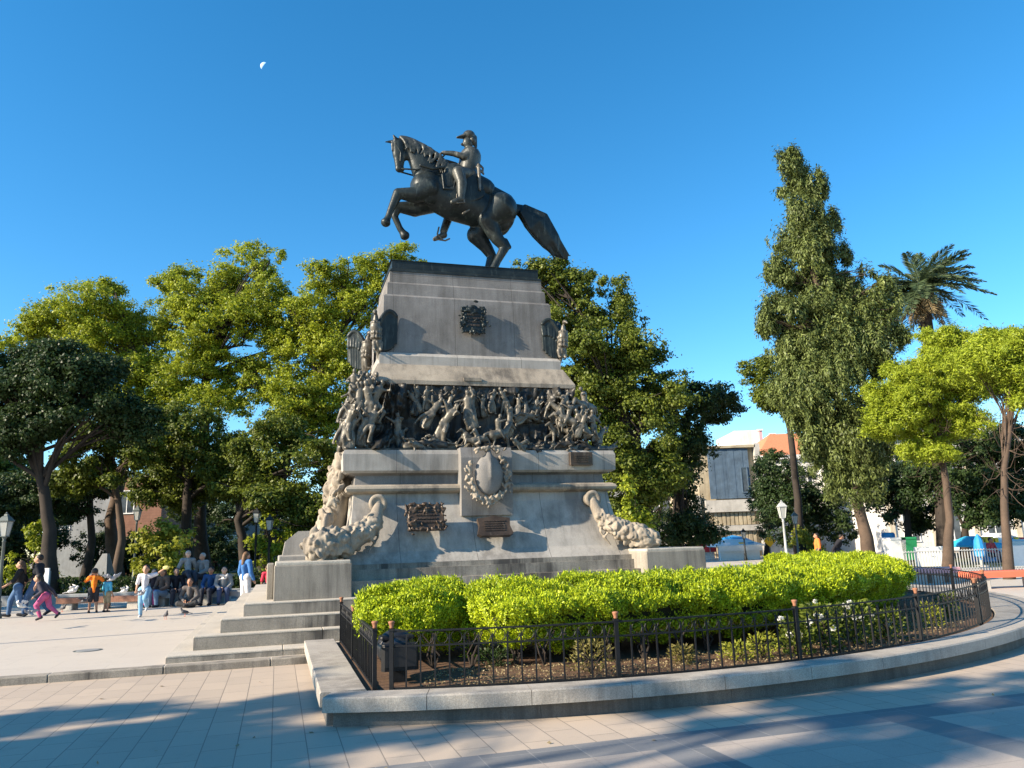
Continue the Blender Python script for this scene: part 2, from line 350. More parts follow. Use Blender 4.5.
# the far ground of the park beyond the square
c = [on(-900, 588), on(320, 588), on(330, 575), on(-900, 575)]
g = Mesh(); g.prism([(-90, 29.5), (-4.5, 29.5), (-3, 75), (-120, 75)], GZ - .02, GZ + .06); tag(g.build('park_lawn', M['turf']), kind='structure')
g = Mesh(); g.prism([(16, 33), (60, 30), (90, 52), (19, 52)], GZ - .02, GZ + .06); tag(g.build('park_border_ground', M['turf']), kind='structure')
g = Mesh(); g.prism([(-200, 76), (200, 76), (200, 88), (-200, 88)], GZ - .02, GZ + .012); tag(g.build('road', M['asphalt']), kind='structure')

# ------------------------------------------------------------------ the monument
def mon(a, b, z): return (a, b, z)
MO = (MA, MB_, 0.0)
def mbuild(mesh, name, mat, parent, label=None, smooth=False): return mesh.build(name, mat, parent, origin=MO, label=label, smooth=smooth)
st = thing('stone_steps', 'wide grey granite steps with dark stained risers climbing to the monument', 'steps', W(MA, MB_, 0), TH)
LV = [(1.52, 1.32, GZ, .208), (1.19, .80, .208, .425), (.81, .52, .425, .645), (.47, .25, .645, .856)]
for i, (ea, eb, z0, z1) in enumerate(LV):
    q = Mesh(); tr_ = Mesh(); x0 = -ea; lens = [1.7, 2.0, 2.3, 1.9, 2.2, 1.95]; k = i
    while x0 < 8.56 + ea - .05:                                    # the front course is laid in separate slabs
        x1 = min(8.56 + ea, x0 + lens[k % 6]); k += 1
        if 8.56 + ea - x1 < .5: x1 = 8.56 + ea
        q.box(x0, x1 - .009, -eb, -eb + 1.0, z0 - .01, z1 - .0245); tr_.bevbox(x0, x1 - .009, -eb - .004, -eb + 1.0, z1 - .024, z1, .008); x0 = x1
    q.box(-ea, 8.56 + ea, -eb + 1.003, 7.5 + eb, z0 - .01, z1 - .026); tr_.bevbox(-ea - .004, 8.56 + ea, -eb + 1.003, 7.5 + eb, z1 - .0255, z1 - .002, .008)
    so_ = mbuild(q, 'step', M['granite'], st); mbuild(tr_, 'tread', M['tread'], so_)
for (a0, a1, lab) in ((0.0, 1.35, 'massive grey granite block with stained faces at the top of the left steps'), (7.22, 8.56, 'granite corner block behind the hedge with one bright sunlit side')):
    blk = thing('stone_block', lab, 'stone block', W((a0 + a1) / 2, 1.0, .856), TH)
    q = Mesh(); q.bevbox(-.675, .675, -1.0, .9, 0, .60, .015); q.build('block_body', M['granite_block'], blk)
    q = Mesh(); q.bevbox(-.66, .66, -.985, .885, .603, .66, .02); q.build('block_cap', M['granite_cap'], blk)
    s_ = -1 if a0 == 0 else 1
    q = Mesh(); q.bevbox(*sorted((s_ * .68, s_ * .80)), -.45, .9, 0, .63, .015); q.build('side_slab', M['granite'], blk)

ped = thing('monument_pedestal', 'tall stepped stone pedestal with a dark bronze battle relief under the horse statue', 'pedestal', W(MA, MB_, 0), TH)
def rect(levels): q = Mesh(); q.rects([(p, MB_ - b, z) for p, b, z in levels], MA, MB_); return q
q = Mesh(); q.rects([(2.93, 3.45, .85), (2.93, 3.45, 1.12)], MA, MB_); q.rects([(2.93, 3.15, 1.12), (2.93, 3.15, 1.31)], MA, MB_); q.rects([(3.25, 3.05, 1.31), (3.25, 3.05, 1.405)], MA, MB_)
mbuild(q, 'base_course', M['granite'], ped)
mbuild(rect([(3.12, .80, 1.405), (2.99, .98, 1.62), (2.90, 1.12, 1.9), (2.84, 1.27, 2.25), (2.80, 1.40, 2.6), (2.79, 1.44, 2.79)]), 'battered_base', M['pedestal'], ped)
mbuild(rect([(2.86, 1.36, 2.79), (2.93, 1.29, 2.83), (2.955, 1.27, 2.88), (2.93, 1.29, 2.93), (2.86, 1.38, 2.97)]), 'roll_moulding', M['carved'], ped)
mbuild(rect([(2.76, 1.55, 2.972), (2.74, 1.57, 3.17), (2.86, 1.49, 3.215)]), 'recessed_band', M['pedestal_grey'], ped)
q = rect([(2.92, 1.45, 3.215), (3.0, 1.40, 3.26), (3.01, 1.39, 3.60), (2.97, 1.42, 3.69)]); mbuild(q, 'ledge', M['pedestal'], ped)
mbuild(rect([(2.30, 2.20, 3.69), (2.26, 2.24, 4.6), (2.30, 2.2, 5.24)]), 'relief_ground', M['dark_stone'], ped)
mbuild(rect([(2.40, 2.08, 5.24), (2.40, 2.08, 5.33), (2.2, 2.32, 5.74)]), 'sloping_slab', M['carved'], ped)
mbuild(rect([(2.16, 2.36, 5.742), (2.17, 2.36, 5.95), (2.12, 2.42, 6.03)]), 'upper_plinth', M['pedestal'], ped)
mbuild(rect([(2.07, 2.52, 6.032), (2.035, 2.56, 7.42), (2.0, 2.6, 7.47)]), 'die', M['pedestal_grey'], ped)
mbuild(rect([(1.95, 2.64, 7.472), (1.94, 2.65, 7.76), (1.91, 2.68, 7.80)]), 'lower_step', M['pedestal_grey'], ped)
mbuild(rect([(1.885, 2.70, 7.802), (1.875, 2.71, 8.08)]), 'upper_step', M['pedestal_grey'], ped)
mbuild(rect([(1.89, 2.69, 8.082), (1.86, 2.72, 8.14), (1.82, 2.76, 8.17), (1.82, 2.76, 8.36), (1.84, 2.74, 8.37), (1.82, 2.76, 8.39)]), 'statue_plinth', M['bronze'], ped)
q = Mesh(); q.box(MA - .30, MA + .12, 2.06, 2.2, 5.345, 5.42); mbuild(q, 'slab_lug', M['carved'], ped)
q = Mesh(); q.loft([[(3.69, 1.05, z0) if 0 else (x, y, z) for x, y in ((3.67, f_), (4.78, f_), (4.78, 1.6), (3.67, 1.6))] for z, f_ in ((2.30, 1.20), (2.62, 1.17), (3.5, 1.14), (3.72, 1.2))]); mbuild(q, 'pilaster', M['pedestal_grey'], ped)
# the oval shield with its wreath
B = Blob(); B.ell((4.24, 1.06, 3.12), (.31, .17, .43)); B.ell((4.24, .98, 3.20), (.05, .13, .30)); B.cap((4.24, 1.0, 3.45), (4.24, 1.05, 3.62), .09, .06)
sh = B.build('oval_shield', .03, M['pedestal_grey'], ped, 3, MO)
B = Blob()
for k in range(64):
    an = math.radians(150 + k * 4.2) if k < 62 else 0
    x = 4.22 + .42 * math.cos(an); z = 3.12 + .54 * math.sin(an); d = math.cos(an) * .5
    B.ell((x + RNG.normal(0, .03), 1.02 + RNG.normal(0, .02), z + RNG.normal(0, .03)), (.034, .05, .055), 0, RNG.uniform(-1, 1), 0); B.ell((x + RNG.normal(0, .06), .99 + RNG.normal(0, .02), z + RNG.normal(0, .06)), (.022, .03, .04), 0, RNG.uniform(-1, 1), 0)
for k in range(20): B.ell((4.24 + RNG.uniform(-.38, .38), 1.02, 3.68 + RNG.normal(0, .06)), (.06, .06, .03), 0, RNG.uniform(-1, 1))
B.build('shield_wreath', .016, M['carved'], sh, 1, MO)
# cornucopias at both lower corners
def cornucopia(px_pts, sgn):
    P = []; R = []
    for (x, y, b, r) in px_pts:
        a, z = front(x, y, b); P.append(np.array([a, b, z])); R.append(r)
    B = Blob(); B.chain(P, R)
    for k in range(len(P) - 1):
        if k == 0: continue
        n = int(34 * (1 + k))
        for _ in range(n):
            t = RNG.random(); c = P[k] * (1 - t) + P[k + 1] * t; r = R[k] * (1 - t) + R[k + 1] * t
            d = RNG.normal(0, 1, 3); d[1] -= .6; d[2] += .3; d /= np.linalg.norm(d)
            s_ = RNG.uniform(.022, .058) * (1 + .12 * k); B.ell(c + d * r * 1.05, (s_ * 1.5, s_ * .45, s_) if RNG.random() < .65 else (s_, s_, s_), RNG.uniform(0, 6), RNG.uniform(-1.5, 1.5), RNG.uniform(-1.5, 1.5))
    o = B.build('cornucopia', .017, M['carved'], ped, 1, MO)
    B = Blob(); c = P[0] + np.array([0, 0, .07]); n = 16
    for k in range(n + 3):
        an = 2 * math.pi * k / n; an2 = 2 * math.pi * (k + 1) / n; r = .135
        B.cap(c + np.array([r * math.cos(an), 0, r * math.sin(an)]), c + np.array([r * math.cos(an2), 0, r * math.sin(an2)]), .055, .055)
    B.cap(c + [0, .10, 0], c + [0, .26, 0], .15, .15); B.build('scroll', .018, M['carved'], o, 2, MO)
    B = Blob(); e = P[1]
    B.chain([e + [0, -.05, -.05], e + [sgn * -.14, -.1, -.28], e + [sgn * -.02, -.12, -.42], e + [sgn * -.16, -.14, -.60]], [.05, .075, .065, .03], .35)
    B.chain([e + [0, -.05, -.05], e + [sgn * .05, -.1, -.30], e + [sgn * -.04, -.1, -.48]], [.05, .06, .02], .35)
    B.build('ribbon', .022, M['carved'], o, 2, MO); return o
cornucopia([(378, 507, 1.1, .10), (375, 521, .95, .15), (364, 533, .8, .19), (346, 542, .66, .23), (328, 545, .58, .27), (318, 547, .55, .27)], 1)
cornucopia([(593, 502, 1.1, .10), (600, 517, .98, .13), (612, 526, .85, .17), (628, 533, .75, .20), (642, 538, .66, .22), (648, 541, .62, .20)], -1)
# carved figures and drapery flowing down the sunlit left flank
B = Blob()
for k in range(260):
    t = RNG.random(); z = 1.55 + t * 2.1; a = 1.28 - (1 - t) ** 1.6 * .62 + RNG.normal(0, .05); b = 1.75 + RNG.random() * 3.4 - .5 * (1 - t)
    s_ = RNG.uniform(.05, .12); B.ell((a + .03, b, z), (s_ * .5, s_, s_ * RNG.uniform(1, 2.2)), RNG.uniform(0, 3), RNG.uniform(-.8, .8), RNG.uniform(-.8, .8))
B.cap((1.0, 2.6, 1.6), (1.42, 2.6, 3.2), .35, .18); B.cap((1.0, 4.4, 1.6), (1.42, 4.4, 3.2), .35, .18)
B.build('flank_carving', .026, M['carved'], ped, 1, MO)
q = Mesh(); q.bevbox(.06, .9, 2.2, 3.6, .85, 1.62, .03); q.loft([[(x, y, z) for x, y in ((.15 + i, 2.3), (1.1, 2.3), (1.1, 3.5), (.15 + i, 3.5))] for z, i in ((1.62, 0), (1.9, .05), (2.1, .3))]); mbuild(q, 'flank_block', M['pedestal'], ped)
# plaques: cast bronze, raised lines too worn to read
def plaque(name, a0, a1, z0, z1, b, tilt, mat, ornate, label, lines, kind=0):
    q = Mesh(); ca, cz, h, wd = (a0 + a1) / 2, (z0 + z1) / 2, (z1 - z0) / 2, (a1 - a0) / 2
    q.bevbox(-wd, wd, -.05, .05, -h, h, .015)
    def place(v): 
        x, y, z = v; return (ca + x, b + y * math.cos(tilt) + z * math.sin(tilt), cz + z * math.cos(tilt) - y * math.sin(tilt))
    if kind == 1: 
        q = Mesh(); q.loft([[(-wd * .82, y, -h), (wd * .82, y, -h), (wd, y, -h * .8), (wd * .86, y, 0), (wd * .92, y, h * .75), (wd * .3, y, h * .9), (0, y, h), (-wd * .3, y, h * .9), (-wd * .92, y, h * .75), (-wd * .86, y, 0), (-wd, y, -h * .8)] for y in (.05, -.04, -.055)])
    q.v = [place(v) for v in q.v]; o = mbuild(q, name, mat, ped, label)
    q = Mesh()
    for k in range(lines):
        zz = h * .55 - (k + .5) * h * 1.15 / lines; x = -wd * .6
        while x < wd * .55:
            l = random.uniform(.02, .07); q.box(x, min(x + l, wd * .62), -.068, -.052, zz - h * .28 / lines, zz + h * .28 / lines); x += l + .014
    q.v = [place(v) for v in q.v]; mbuild(q, 'worn_lettering', M['bronze_plaque'], o)
    if ornate:
        B = Blob()
        for cx, czz, r in ornate:
            p_ = place((cx * wd, -.05, czz * h)); B.ell(p_, (r * .8, .03, r * .9))
            for e_ in range(9): B.ell(p_ + np.array([RNG.normal(0, r * .6), -.015, RNG.normal(0, r * .7)]), (r * .2, .035, r * .4), 0, RNG.uniform(-2, 2))
        for k in range(90):
            an = RNG.uniform(0, 6.28); rr = RNG.uniform(.86, 1.1); x = max(-1, min(1, 1.35 * math.cos(an))) * wd * rr; z = max(-1, min(1, 1.35 * math.sin(an))) * h * rr
            s_ = RNG.uniform(.014, .03); B.ell(place((x, -.04, z)), (s_ * .7, .035, s_ * 1.7), 0, RNG.uniform(-2, 2))
        B.build('cast_ornament', .012, mat, o, 1, MO)
    return o
plaque('bronze_plaque', 2.52, 3.25, 2.0, 2.55, .98, .42, M['bronze_plaque'], [(-.65, .55, .12), (.65, .55, .12), (0, .85, .09), (-.75, -.65, .10), (.75, -.65, .10), (0, .4, .07)], 'ornate dark bronze plaque with cast figures', 4)
plaque('bronze_plaque', 3.91, 4.66, 1.84, 2.28, .92, .42, M['bronze_plaque'], None, 'smaller brown bronze plaque with a pointed top edge', 5, 1)
plaque('bronze_plaque', 6.16, 6.70, 3.35, 3.64, 1.34, 0, M['bronze_plaque'], None, 'small plain rectangular bronze plaque on the ledge', 4)
plaque('bronze_plaque', 4.07, 4.60, 6.60, 7.20, 2.46, .03, M['bronze'], [(0, .75, .16), (-.95, -.3, .09), (.95, -.3, .09), (-.8, .2, .07), (.8, .2, .07), (0, -.95, .08)], 'black bronze plaque with a round medallion top', 4)

# the bronze frieze: separate figures
frz = Mesh(); frz.box(MA - 2.9, MA + 2.9, 1.50, 2.2, 3.692, 3.74); fr = mbuild(frz, 'frieze', M['bronze'], ped)
nx_, nz_ = 150, 44; gx, gz = np.meshgrid(np.linspace(-2.62, 2.62, nx_), np.linspace(3.70, 5.22, nz_)); rr_ = np.random.default_rng(77)
def _n(f, m=14):
    o_ = np.zeros_like(gx)
    for _ in range(m): k_ = rr_.normal(0, f, 2); o_ += np.sin(gx * k_[0] + gz * k_[1] + rr_.uniform(0, 6.28))
    return o_ / math.sqrt(m)
hgt = np.abs(_n(7)) * .10 + np.abs(_n(16)) * .055 + .02 * _n(34)
env = np.clip(1.0 - (gz - 3.7) / .75, 0, 1) * .9 + np.clip((gz - 4.35) / .4, 0, 1) * .35 + np.clip((np.abs(gx) - 1.75) / .4, 0, 1) * .8 - np.clip(1 - np.abs(gx + 1.35) / .6, 0, 1) * .3
dep = 2.19 - .03 - np.clip(env, 0.05, 1.3) * hgt * 1.9 - np.clip(1 - (gz - 3.7) / .35, 0, 1) * .35
hw_ = 2.30 + np.clip(1 - (gz - 3.7) / .5, 0, 1) * .15
rm = raw_mesh('relief_mass', np.stack([gx * hw_ / 2.62, dep - MB_, gz], -1).reshape(-1, 3), np.array([(j * nx_ + i, j * nx_ + i + 1, (j + 1) * nx_ + i + 1, (j + 1) * nx_ + i) for j in range(nz_ - 1) for i in range(nx_ - 1)]), M['frieze_dark'], True)
link(bpy.data.objects.new('relief_mass', rm), fr)
def figure(seed, kind):
    r = np.random.default_rng(seed); B = Blob(); u = lambda a, b: r.uniform(a, b)
    if kind == 'horse':
        B.cap((-.28, 0, .5), (.26, 0, .56 + u(0, .1)), .17, .15); nk = np.array([.5, u(-.1, .1), .9 + u(-.2, .1)])
        B.cap((.26, 0, .6), nk, .13, .08); B.cap(nk, nk + [.18, 0, -.16], .075, .045); B.cap(nk, nk + [0.0, 0, .08], .03, .01)
        for x, y in ((-.3, .09), (-.3, -.09), (.26, .09), (.26, -.09)):
            k_ = np.array([x + u(-.1, .25), y, .25 + u(-.04, .1)]); B.cap((x, y, .46), k_, .075, .045); B.cap(k_, k_ + [u(-.15, .1), 0, -.24], .042, .03)
        B.chain([(-.42, 0, .58), (-.58, 0, .5), (-.62, 0, .25)], [.05, .06, .02])
        if r.random() < .7:
            B.cap((0, 0, .6), (u(-.06, .1), 0, 1.02), .10, .11); B.ell((.06, 0, 1.2), (.07, .07, .085)); B.cap((.02, -.1, 1.0), (.25, -.12, .9 + u(0, .4)), .045, .035); B.cap((0, -.12, .66), (.12, -.18, .4), .06, .04)
        return B.mesh('relief_horse', .024, M['bronze_pale'], 2)
    lean = u(-.25, .25); hip = np.array([0, 0, .5]); sh_ = hip + [lean * .5, u(-.05, .05), .30]; hd = sh_ + [lean * .3, -.02, .16]
    B.cap(hip, sh_, .085, .105, .75, (0, 1, 0)); B.ell(hd, (.058, .065, .08)); B.cap(sh_, hd, .045, .045)
    for s_ in (-1, 1):
        k_ = np.array([s_ * .07 + u(-.16, .16), u(-.1, .02), .27 + u(-.02, .05)]); B.cap(hip + [s_ * .06, 0, -.02], k_, .075, .05)
        an = k_ + [u(-.14, .14), u(-.02, .08), -.24]; B.cap(k_, an, .048, .03); B.cap(an, an + [.05 * np.sign(lean + .01), -.05, -.01], .03, .022)
        e = sh_ + [s_ * (.12 + u(0, .1)), -.04, u(-.18, .12)]; B.cap(sh_ + [s_ * .09, 0, -.01], e, .045, .034); hnd = e + [u(-.16, .16), u(-.1, 0), u(-.08, .2)]; B.cap(e, hnd, .034, .026); B.ell(hnd, .032)
        if s_ == 1 and r.random() < .5: B.cap(hnd - [.05, 0, .12], hnd + [.06, 0, .38], .014, .01)
    if r.random() < .55: B.cap(hip + [0, 0, .08], (lean * -.2, .03, .12), .10, .16, .6, (0, 1, 0))
    return B.mesh('relief_figure', .02, M['bronze_pale'], 2)
FIG = [figure(100 + k, 'man') for k in range(9)]; HOR = [figure(200 + k, 'horse') for k in range(4)]
def put(kind, a, b, z, size, rz=None, tilt=0.0, mirror=False, dark=False):
    me = (HOR if kind == 'h' else FIG)[random.randrange(4 if kind == 'h' else 9)]
    o = bpy.data.objects.new('relief_horse' if kind == 'h' else 'relief_figure', me); link(o, fr)
    o.location = (a - MA, b - MB_, z); o.scale = (size * (-1 if mirror else 1), size, size)
    o.rotation_euler = (random.uniform(-.12, .12), tilt, random.uniform(-.5, .5) if rz is None else rz)
    if dark: o.material_slots[0].link = 'OBJECT'; o.material_slots[0].material = M['frieze_dark']
U = random.uniform
for z0, a0, a1, n_ in ((3.72, 1.30, 1.85, 8), (4.2, 1.42, 1.9, 6), (4.62, 1.55, 1.95, 5)):                                     # crowd piled up at the left corner
    for k in range(n_): put('m', a0 + (a1 - a0) * k / (n_ - 1) + U(-.05, .05), 1.62 + (z0 - 3.7) * .35 + U(-.1, .2), z0 + U(-.06, .12), U(.72, .95))
for k in range(7): put('m', 1.5 + U(-.2, .2), 2.0 + U(0, 2.6), 3.72 + U(0, .5), U(.85, 1.1), U(1.2, 1.9))
for a, z, sz, tl in ((2.62, 3.75, .8, -.4), (3.35, 3.85, .95, .25), (3.0, 4.2, .8, .5), (2.15, 3.75, .75, .8)): put('m', a, 1.86, z, sz, U(-.4, .4), tl)
for k in range(13): put('m', 2.75 + k * .155 + U(-.06, .06), 2.06 + U(-.05, .05), 4.52 + U(-.12, .16), U(.5, .66), None, U(-.5, .5), dark=k % 3 == 1)
put('m', 4.12, 1.72, 4.15, .9, -.3, -.3); put('m', 4.0, 1.9, 4.35, .8, .4, .4)
for k in range(9): put('m', 1.95 + k * .26 + U(-.08, .08), 1.60 + U(-.04, .1), 3.78, U(.5, .7), U(-.7, .7), random.choice((-1.45, 1.5)) + U(-.2, .2), dark=k % 3 == 0)   # the fallen
put('h', 3.8, 1.64, 3.74, .56, .2, .9); put('h', 4.62, 1.6, 3.72, .62, .3, 0); put('h', 4.3, 1.52, 3.68, .5, .2, -.5, True)
put('m', 4.78, 1.66, 4.0, .72, .3, .45); put('m', 5.05, 1.8, 4.4, .68, .3, 1.2)
for k in range(13): put('m', 5.05 + k * .135 + U(-.04, .04), 2.05 + U(-.06, .05), 4.55 + U(-.08, .12) - .03 * k, U(.5, .66), None, U(-.3, .3), dark=k % 4 == 2)
for k in range(6): put('h', 6.05 + k * .17 + U(-.06, .06), 1.76 + U(-.2, .12), 3.74 + (k % 3) * .28 + U(0, .1), U(.56, .7), U(-.6, .6), U(-.3, .3), random.random() < .6)
for k in range(9): put('m', 6.0 + k * .13 + U(-.06, .06), 1.66 + U(-.12, .2), 3.74 + U(0, .85), U(.55, .75), None, U(-.6, .6))
for k in range(9): put('m', 5.15 + k * .22 + U(-.08, .08), 1.56 + U(-.05, .1), 3.77, U(.45, .62), U(-.7, .7), random.choice((-1.45, 1.5)) + U(-.2, .2), dark=k % 3 == 0)
put('h', 7.0, 2.3, 3.74, .8, 1.5); put('h', 6.95, 3.3, 3.74, .8, 1.3)

# condors at the corners of the die
def condor(name, label, a, b, z, mir, rz=0.0):
    r = thing(name, label, 'bird statue', W(a, b, z), TH + rz, 'bronze condors at the corners of the pedestal')
    s_ = -1 if mir else 1
    B = Blob(); B.cap((0, 0, .26), (s_ * -.05, -.05, .56), .105, .125); B.cap((s_ * -.05, -.05, .60), (s_ * -.05, -.08, .80), .085, .045); B.cap((0, .02, .22), (.03 * s_, .06, -.02), .09, .05); B.ell((s_ * -.07, -.14, .89), (.055, .08, .055))
    B.cap((s_ * -.08, -.2, .88), (s_ * -.09, -.27, .83), .03, .012); B.chain([(0, .0, .22), (.02 * s_, .05, .02), (.04 * s_, .08, -.14)], [.12, .1, .05], .5)
    for x in (-.07, .07): B.cap((x, -.03, .2), (x, -.05, .05), .06, .04); B.cap((x, -.05, .03), (x, -.14, .02), .03, .02)
    for k in range(10): B.ell((s_ * -.05 + .09 * math.cos(k * .63), -.05 + .09 * math.sin(k * .63), .66), .035)
    [B.ell((s_ * -.03 + .11 * math.cos(q_), -.03 + .11 * math.sin(q_), z_), (.03, .03, .05)) for z_ in (.32, .42, .52) for q_ in np.arange(0, 6.28, .62) + z_ * 7]
    B.build('body', .015, M['bronze_pale'], r, 1)
    for d in (np.array([s_, 0.12, 0]), np.array([-.12 * s_, 1.0, 0])):
        B = Blob(); sh_ = np.array([0, 0, .55]); wr = sh_ + d * .30 + [0, 0, .36]
        arch = [np.array([0, 0, .52 + .46 * math.sin(math.pi * (.12 + .60 * t))]) + d * (.04 + .39 * t) for t in np.linspace(0, 1, 12)]
        for k in range(11): B.cap(arch[k], arch[k + 1], .052, .05)
        nrm = np.cross(d, [0, 0, 1.0]); nrm /= np.linalg.norm(nrm)
        for k in range(12):
            t = k / 11; p1 = d * (.06 + .33 * t + .03 * (k % 2)) + [0, 0, .02 + .16 * t ** 3 + .035 * (k % 2)]
            B.cap(arch[k], p1 + nrm * .012 * (k % 2), .05, .034, .5, nrm)
            if k % 2: B.cap(arch[k] - [0, 0, .1], arch[k] * .55 + p1 * .45 - nrm * .03, .04, .03, .5, nrm)
        B.build('wing', .015, M['bronze'], r, 1)
    return r
condor('bronze_condor', 'bronze condor with a spread wing on the near left corner of the pedestal', 2.08, 2.42, 6.03, False)
condor('bronze_condor', 'bronze condor looking outward on the right corner of the pedestal', 6.50, 2.42, 6.03, True)
condor('bronze_condor', 'sunlit bronze condor farther back along the left side of the pedestal', 1.98, 3.9, 5.95, False, math.radians(60))

# ------------------------------------------------------------------ horse and rider
HB = MB_
stt = thing('equestrian_statue', 'dark bronze statue of a rider on a rearing horse on top of the pedestal', 'statue', W(MA, HB, 8.39), TH)
SO = (MA, HB, 8.39)
KPX = 19.0 / F / 4.267
def H(x, y, lat=0.0): 
    a, z = front(360 + x / 4.267, 110 + y / 4.267, HB); return np.array([a, HB + lat, z])
def hr(r): return r * KPX
B = Blob()
# barrel, croup, chest
B.cap(H(288, 335), H(400, 382), hr(84), hr(100), .74, (0, 1, 0)); B.cap(H(400, 382), H(500, 418), hr(100), hr(92), .76, (0, 1, 0)); B.ell(H(575, 432), (hr(93), hr(70), hr(86))); B.ell(H(596, 448, -.14), (hr(66), hr(42), hr(92))); B.ell(H(596, 448, .14), (hr(66), hr(42), hr(92))); B.ell(H(292, 345, -.20), (hr(58), hr(36), hr(80))); B.ell(H(292, 345, .20), (hr(58), hr(36), hr(80)))
B.ell(H(262, 335), (hr(50), hr(66), hr(66))); B.cap(H(520, 350), H(620, 395), hr(50), hr(42)); B.cap(H(345, 262), H(430, 300), hr(38), hr(50))
# neck and head
B.chain([H(300, 290), H(268, 225), H(238, 180), H(200, 152), H(168, 146)], [hr(74), hr(64), hr(50), hr(38), hr(30)], .62, (0, 1, 0))
B.cap(H(165, 150), H(168, 195), hr(35), hr(30), .72, (0, 1, 0)); B.cap(H(168, 190), H(168, 242), hr(29), hr(19), .75, (0, 1, 0)); B.ell(H(170, 252), (hr(21), hr(15), hr(17))); B.ell(H(190, 190), (hr(26), hr(18), hr(30)))
for l in (-.07, .07): B.cap(H(150, 130, l), H(139 if l < 0 else 110, 113 if l < 0 else 128, l * 1.3), hr(11), hr(3))
# forelegs
for pts, l in (([(285, 352), (232, 378), (158, 370), (125, 445), (116, 470), (106, 492)], -.20), ([(300, 378), (240, 408), (165, 400), (152, 440), (175, 492), (196, 522)], .20)):
    B.chain([H(x, y, l * (1 if i else .8)) for i, (x, y) in enumerate(pts)], [hr(v) for v in (58, 36, 23, 15, 14, 16)]); B.cap(H(*pts[-1], l) + (H(*pts[-2], l) - H(*pts[-1], l)) * .5, H(*pts[-1], l), hr(15), hr(22)); B.ell(H(*pts[1], l), (hr(27), hr(22), hr(25)))
# hind legs
for pts, l in (([(590, 440), (535, 485), (575, 560), (608, 600), (578, 655), (556, 700), (530, 712)], -.21), ([(575, 455), (505, 520), (545, 570), (572, 612), (556, 665), (540, 705), (515, 716)], .21)):
    B.chain([H(x, y, l) for x, y in pts], [hr(v) for v in (78, 44, 30, 22, 17, 19, 20)])
B.chain([H(610, 572, -.21), H(628, 598, -.21)], [hr(14), hr(10)])
B.build('horse_body', .02, M['bronze'], stt, 4, SO)
B = Blob(); B.chain([H(650, 414), H(698, 436), H(736, 472), H(772, 518), H(806, 562), H(848, 608), H(884, 634)], [hr(20), hr(36), hr(52), hr(52), hr(44), hr(28), hr(8)], .55, (0, 1, 0))
for k in range(16):
    t_ = -1 + 2 * k / 15; B.chain([H(690 + 8 * t_, 432 - 14 * t_, -.12), H(752 + 30 * t_, 490 - 28 * t_, -.24 + .08 * abs(t_)), H(810 + 24 * t_, 566 - 22 * t_, -.18 + .06 * abs(t_)), H(856 + 32 * t_ + U(-12, 12), 622 - 6 * t_ + U(-10, 16), -.03)], [hr(9), hr(13), hr(10), hr(3)])
B.build('horse_tail', .018, M['bronze'], stt, 4, SO)
B = Blob()
for k in range(34):
    t = k / 33; x = 175 + t * 165; y = 118 + (t ** 1.7) * 95; dx = 22 + 20 * t
    B.chain([H(x, y + 2, -.03), H(x + dx * .5 + U(-5, 5), y + 20, -.12 - .06 * t), H(x + dx * .75 + U(-12, 12), y + 40 + U(-4, 8), -.165 - .08 * t), H(x + dx * .4 + U(-14, 14), y + 58 + 22 * t + U(-10, 14), -.17 - .10 * t)], [hr(10), hr(8), hr(7), hr(2.5)])
for k in range(3): B.chain([H(155, 125, 0), H(138 + 4 * k, 150, -.06), H(136 + 5 * k, 180, -.06)], [hr(9), hr(8), hr(3)])
B.build('horse_mane', .018, M['bronze_mid'], stt, 2, SO)
B = Blob(); B.cap(H(400, 292), H(520, 345), hr(72), hr(66), .9); B.ell(H(395, 262), (hr(24), hr(50), hr(26))); B.cap(H(545, 335, -.18), H(545, 335, .18), hr(17), hr(17))
B.cap(H(440, 330, -.37), H(485, 400, -.40), hr(58), hr(46), .12, (0, 1, 0)); B.cap(H(362, 300, -.33), H(372, 350, -.39), hr(34), hr(22), .2, (0, 1, 0)); B.cap(H(440, 330, .37), H(485, 400, .40), hr(58), hr(46), .12, (0, 1, 0))
B.build('saddle', .022, M['bronze'], stt, 3, SO)
B = Blob()
for l in (-.09, .09): B.chain([H(178, 258, l), H(240, 268, l * 2), H(300, 262, l * 2.6), H(358, 200, l * 1.2)], [hr(4)] * 4)
B.chain([H(250, 262, -.33), H(300, 280, -.38), H(345, 268, -.33)], [hr(7)] * 3); B.chain([H(340, 300, -.36), H(345, 365, -.42), H(385, 370, -.40), H(392, 330, -.37)], [hr(5)] * 4)
B.chain([H(148, 150, -.11), H(172, 190, -.12), H(170, 225, -.10)], [hr(4)] * 3)
B.build('bridle_and_reins', .012, M['bronze'], stt, 0, SO)
rid = Blob()
rid.chain([H(458, 288), H(462, 255), H(468, 215), H(468, 192)], [hr(36), hr(34), hr(40), hr(30)], 1.15, (0, 1, 0)); rid.chain([H(468, 188), H(462, 160)], [hr(17), hr(16)]); rid.ell(H(460, 140), (hr(24), hr(22), hr(29))); rid.cap(H(434, 146), H(438, 150), hr(6), hr(5))
rid.chain([H(476, 198, -.22), H(436, 220, -.26), H(392, 200, -.18), H(352, 190, -.10)], [hr(20), hr(16), hr(13), hr(10)]); rid.chain([H(476, 198, .22), H(440, 236, .28), H(412, 220, .18), H(370, 215, .06)], [hr(20), hr(16), hr(13), hr(10)])
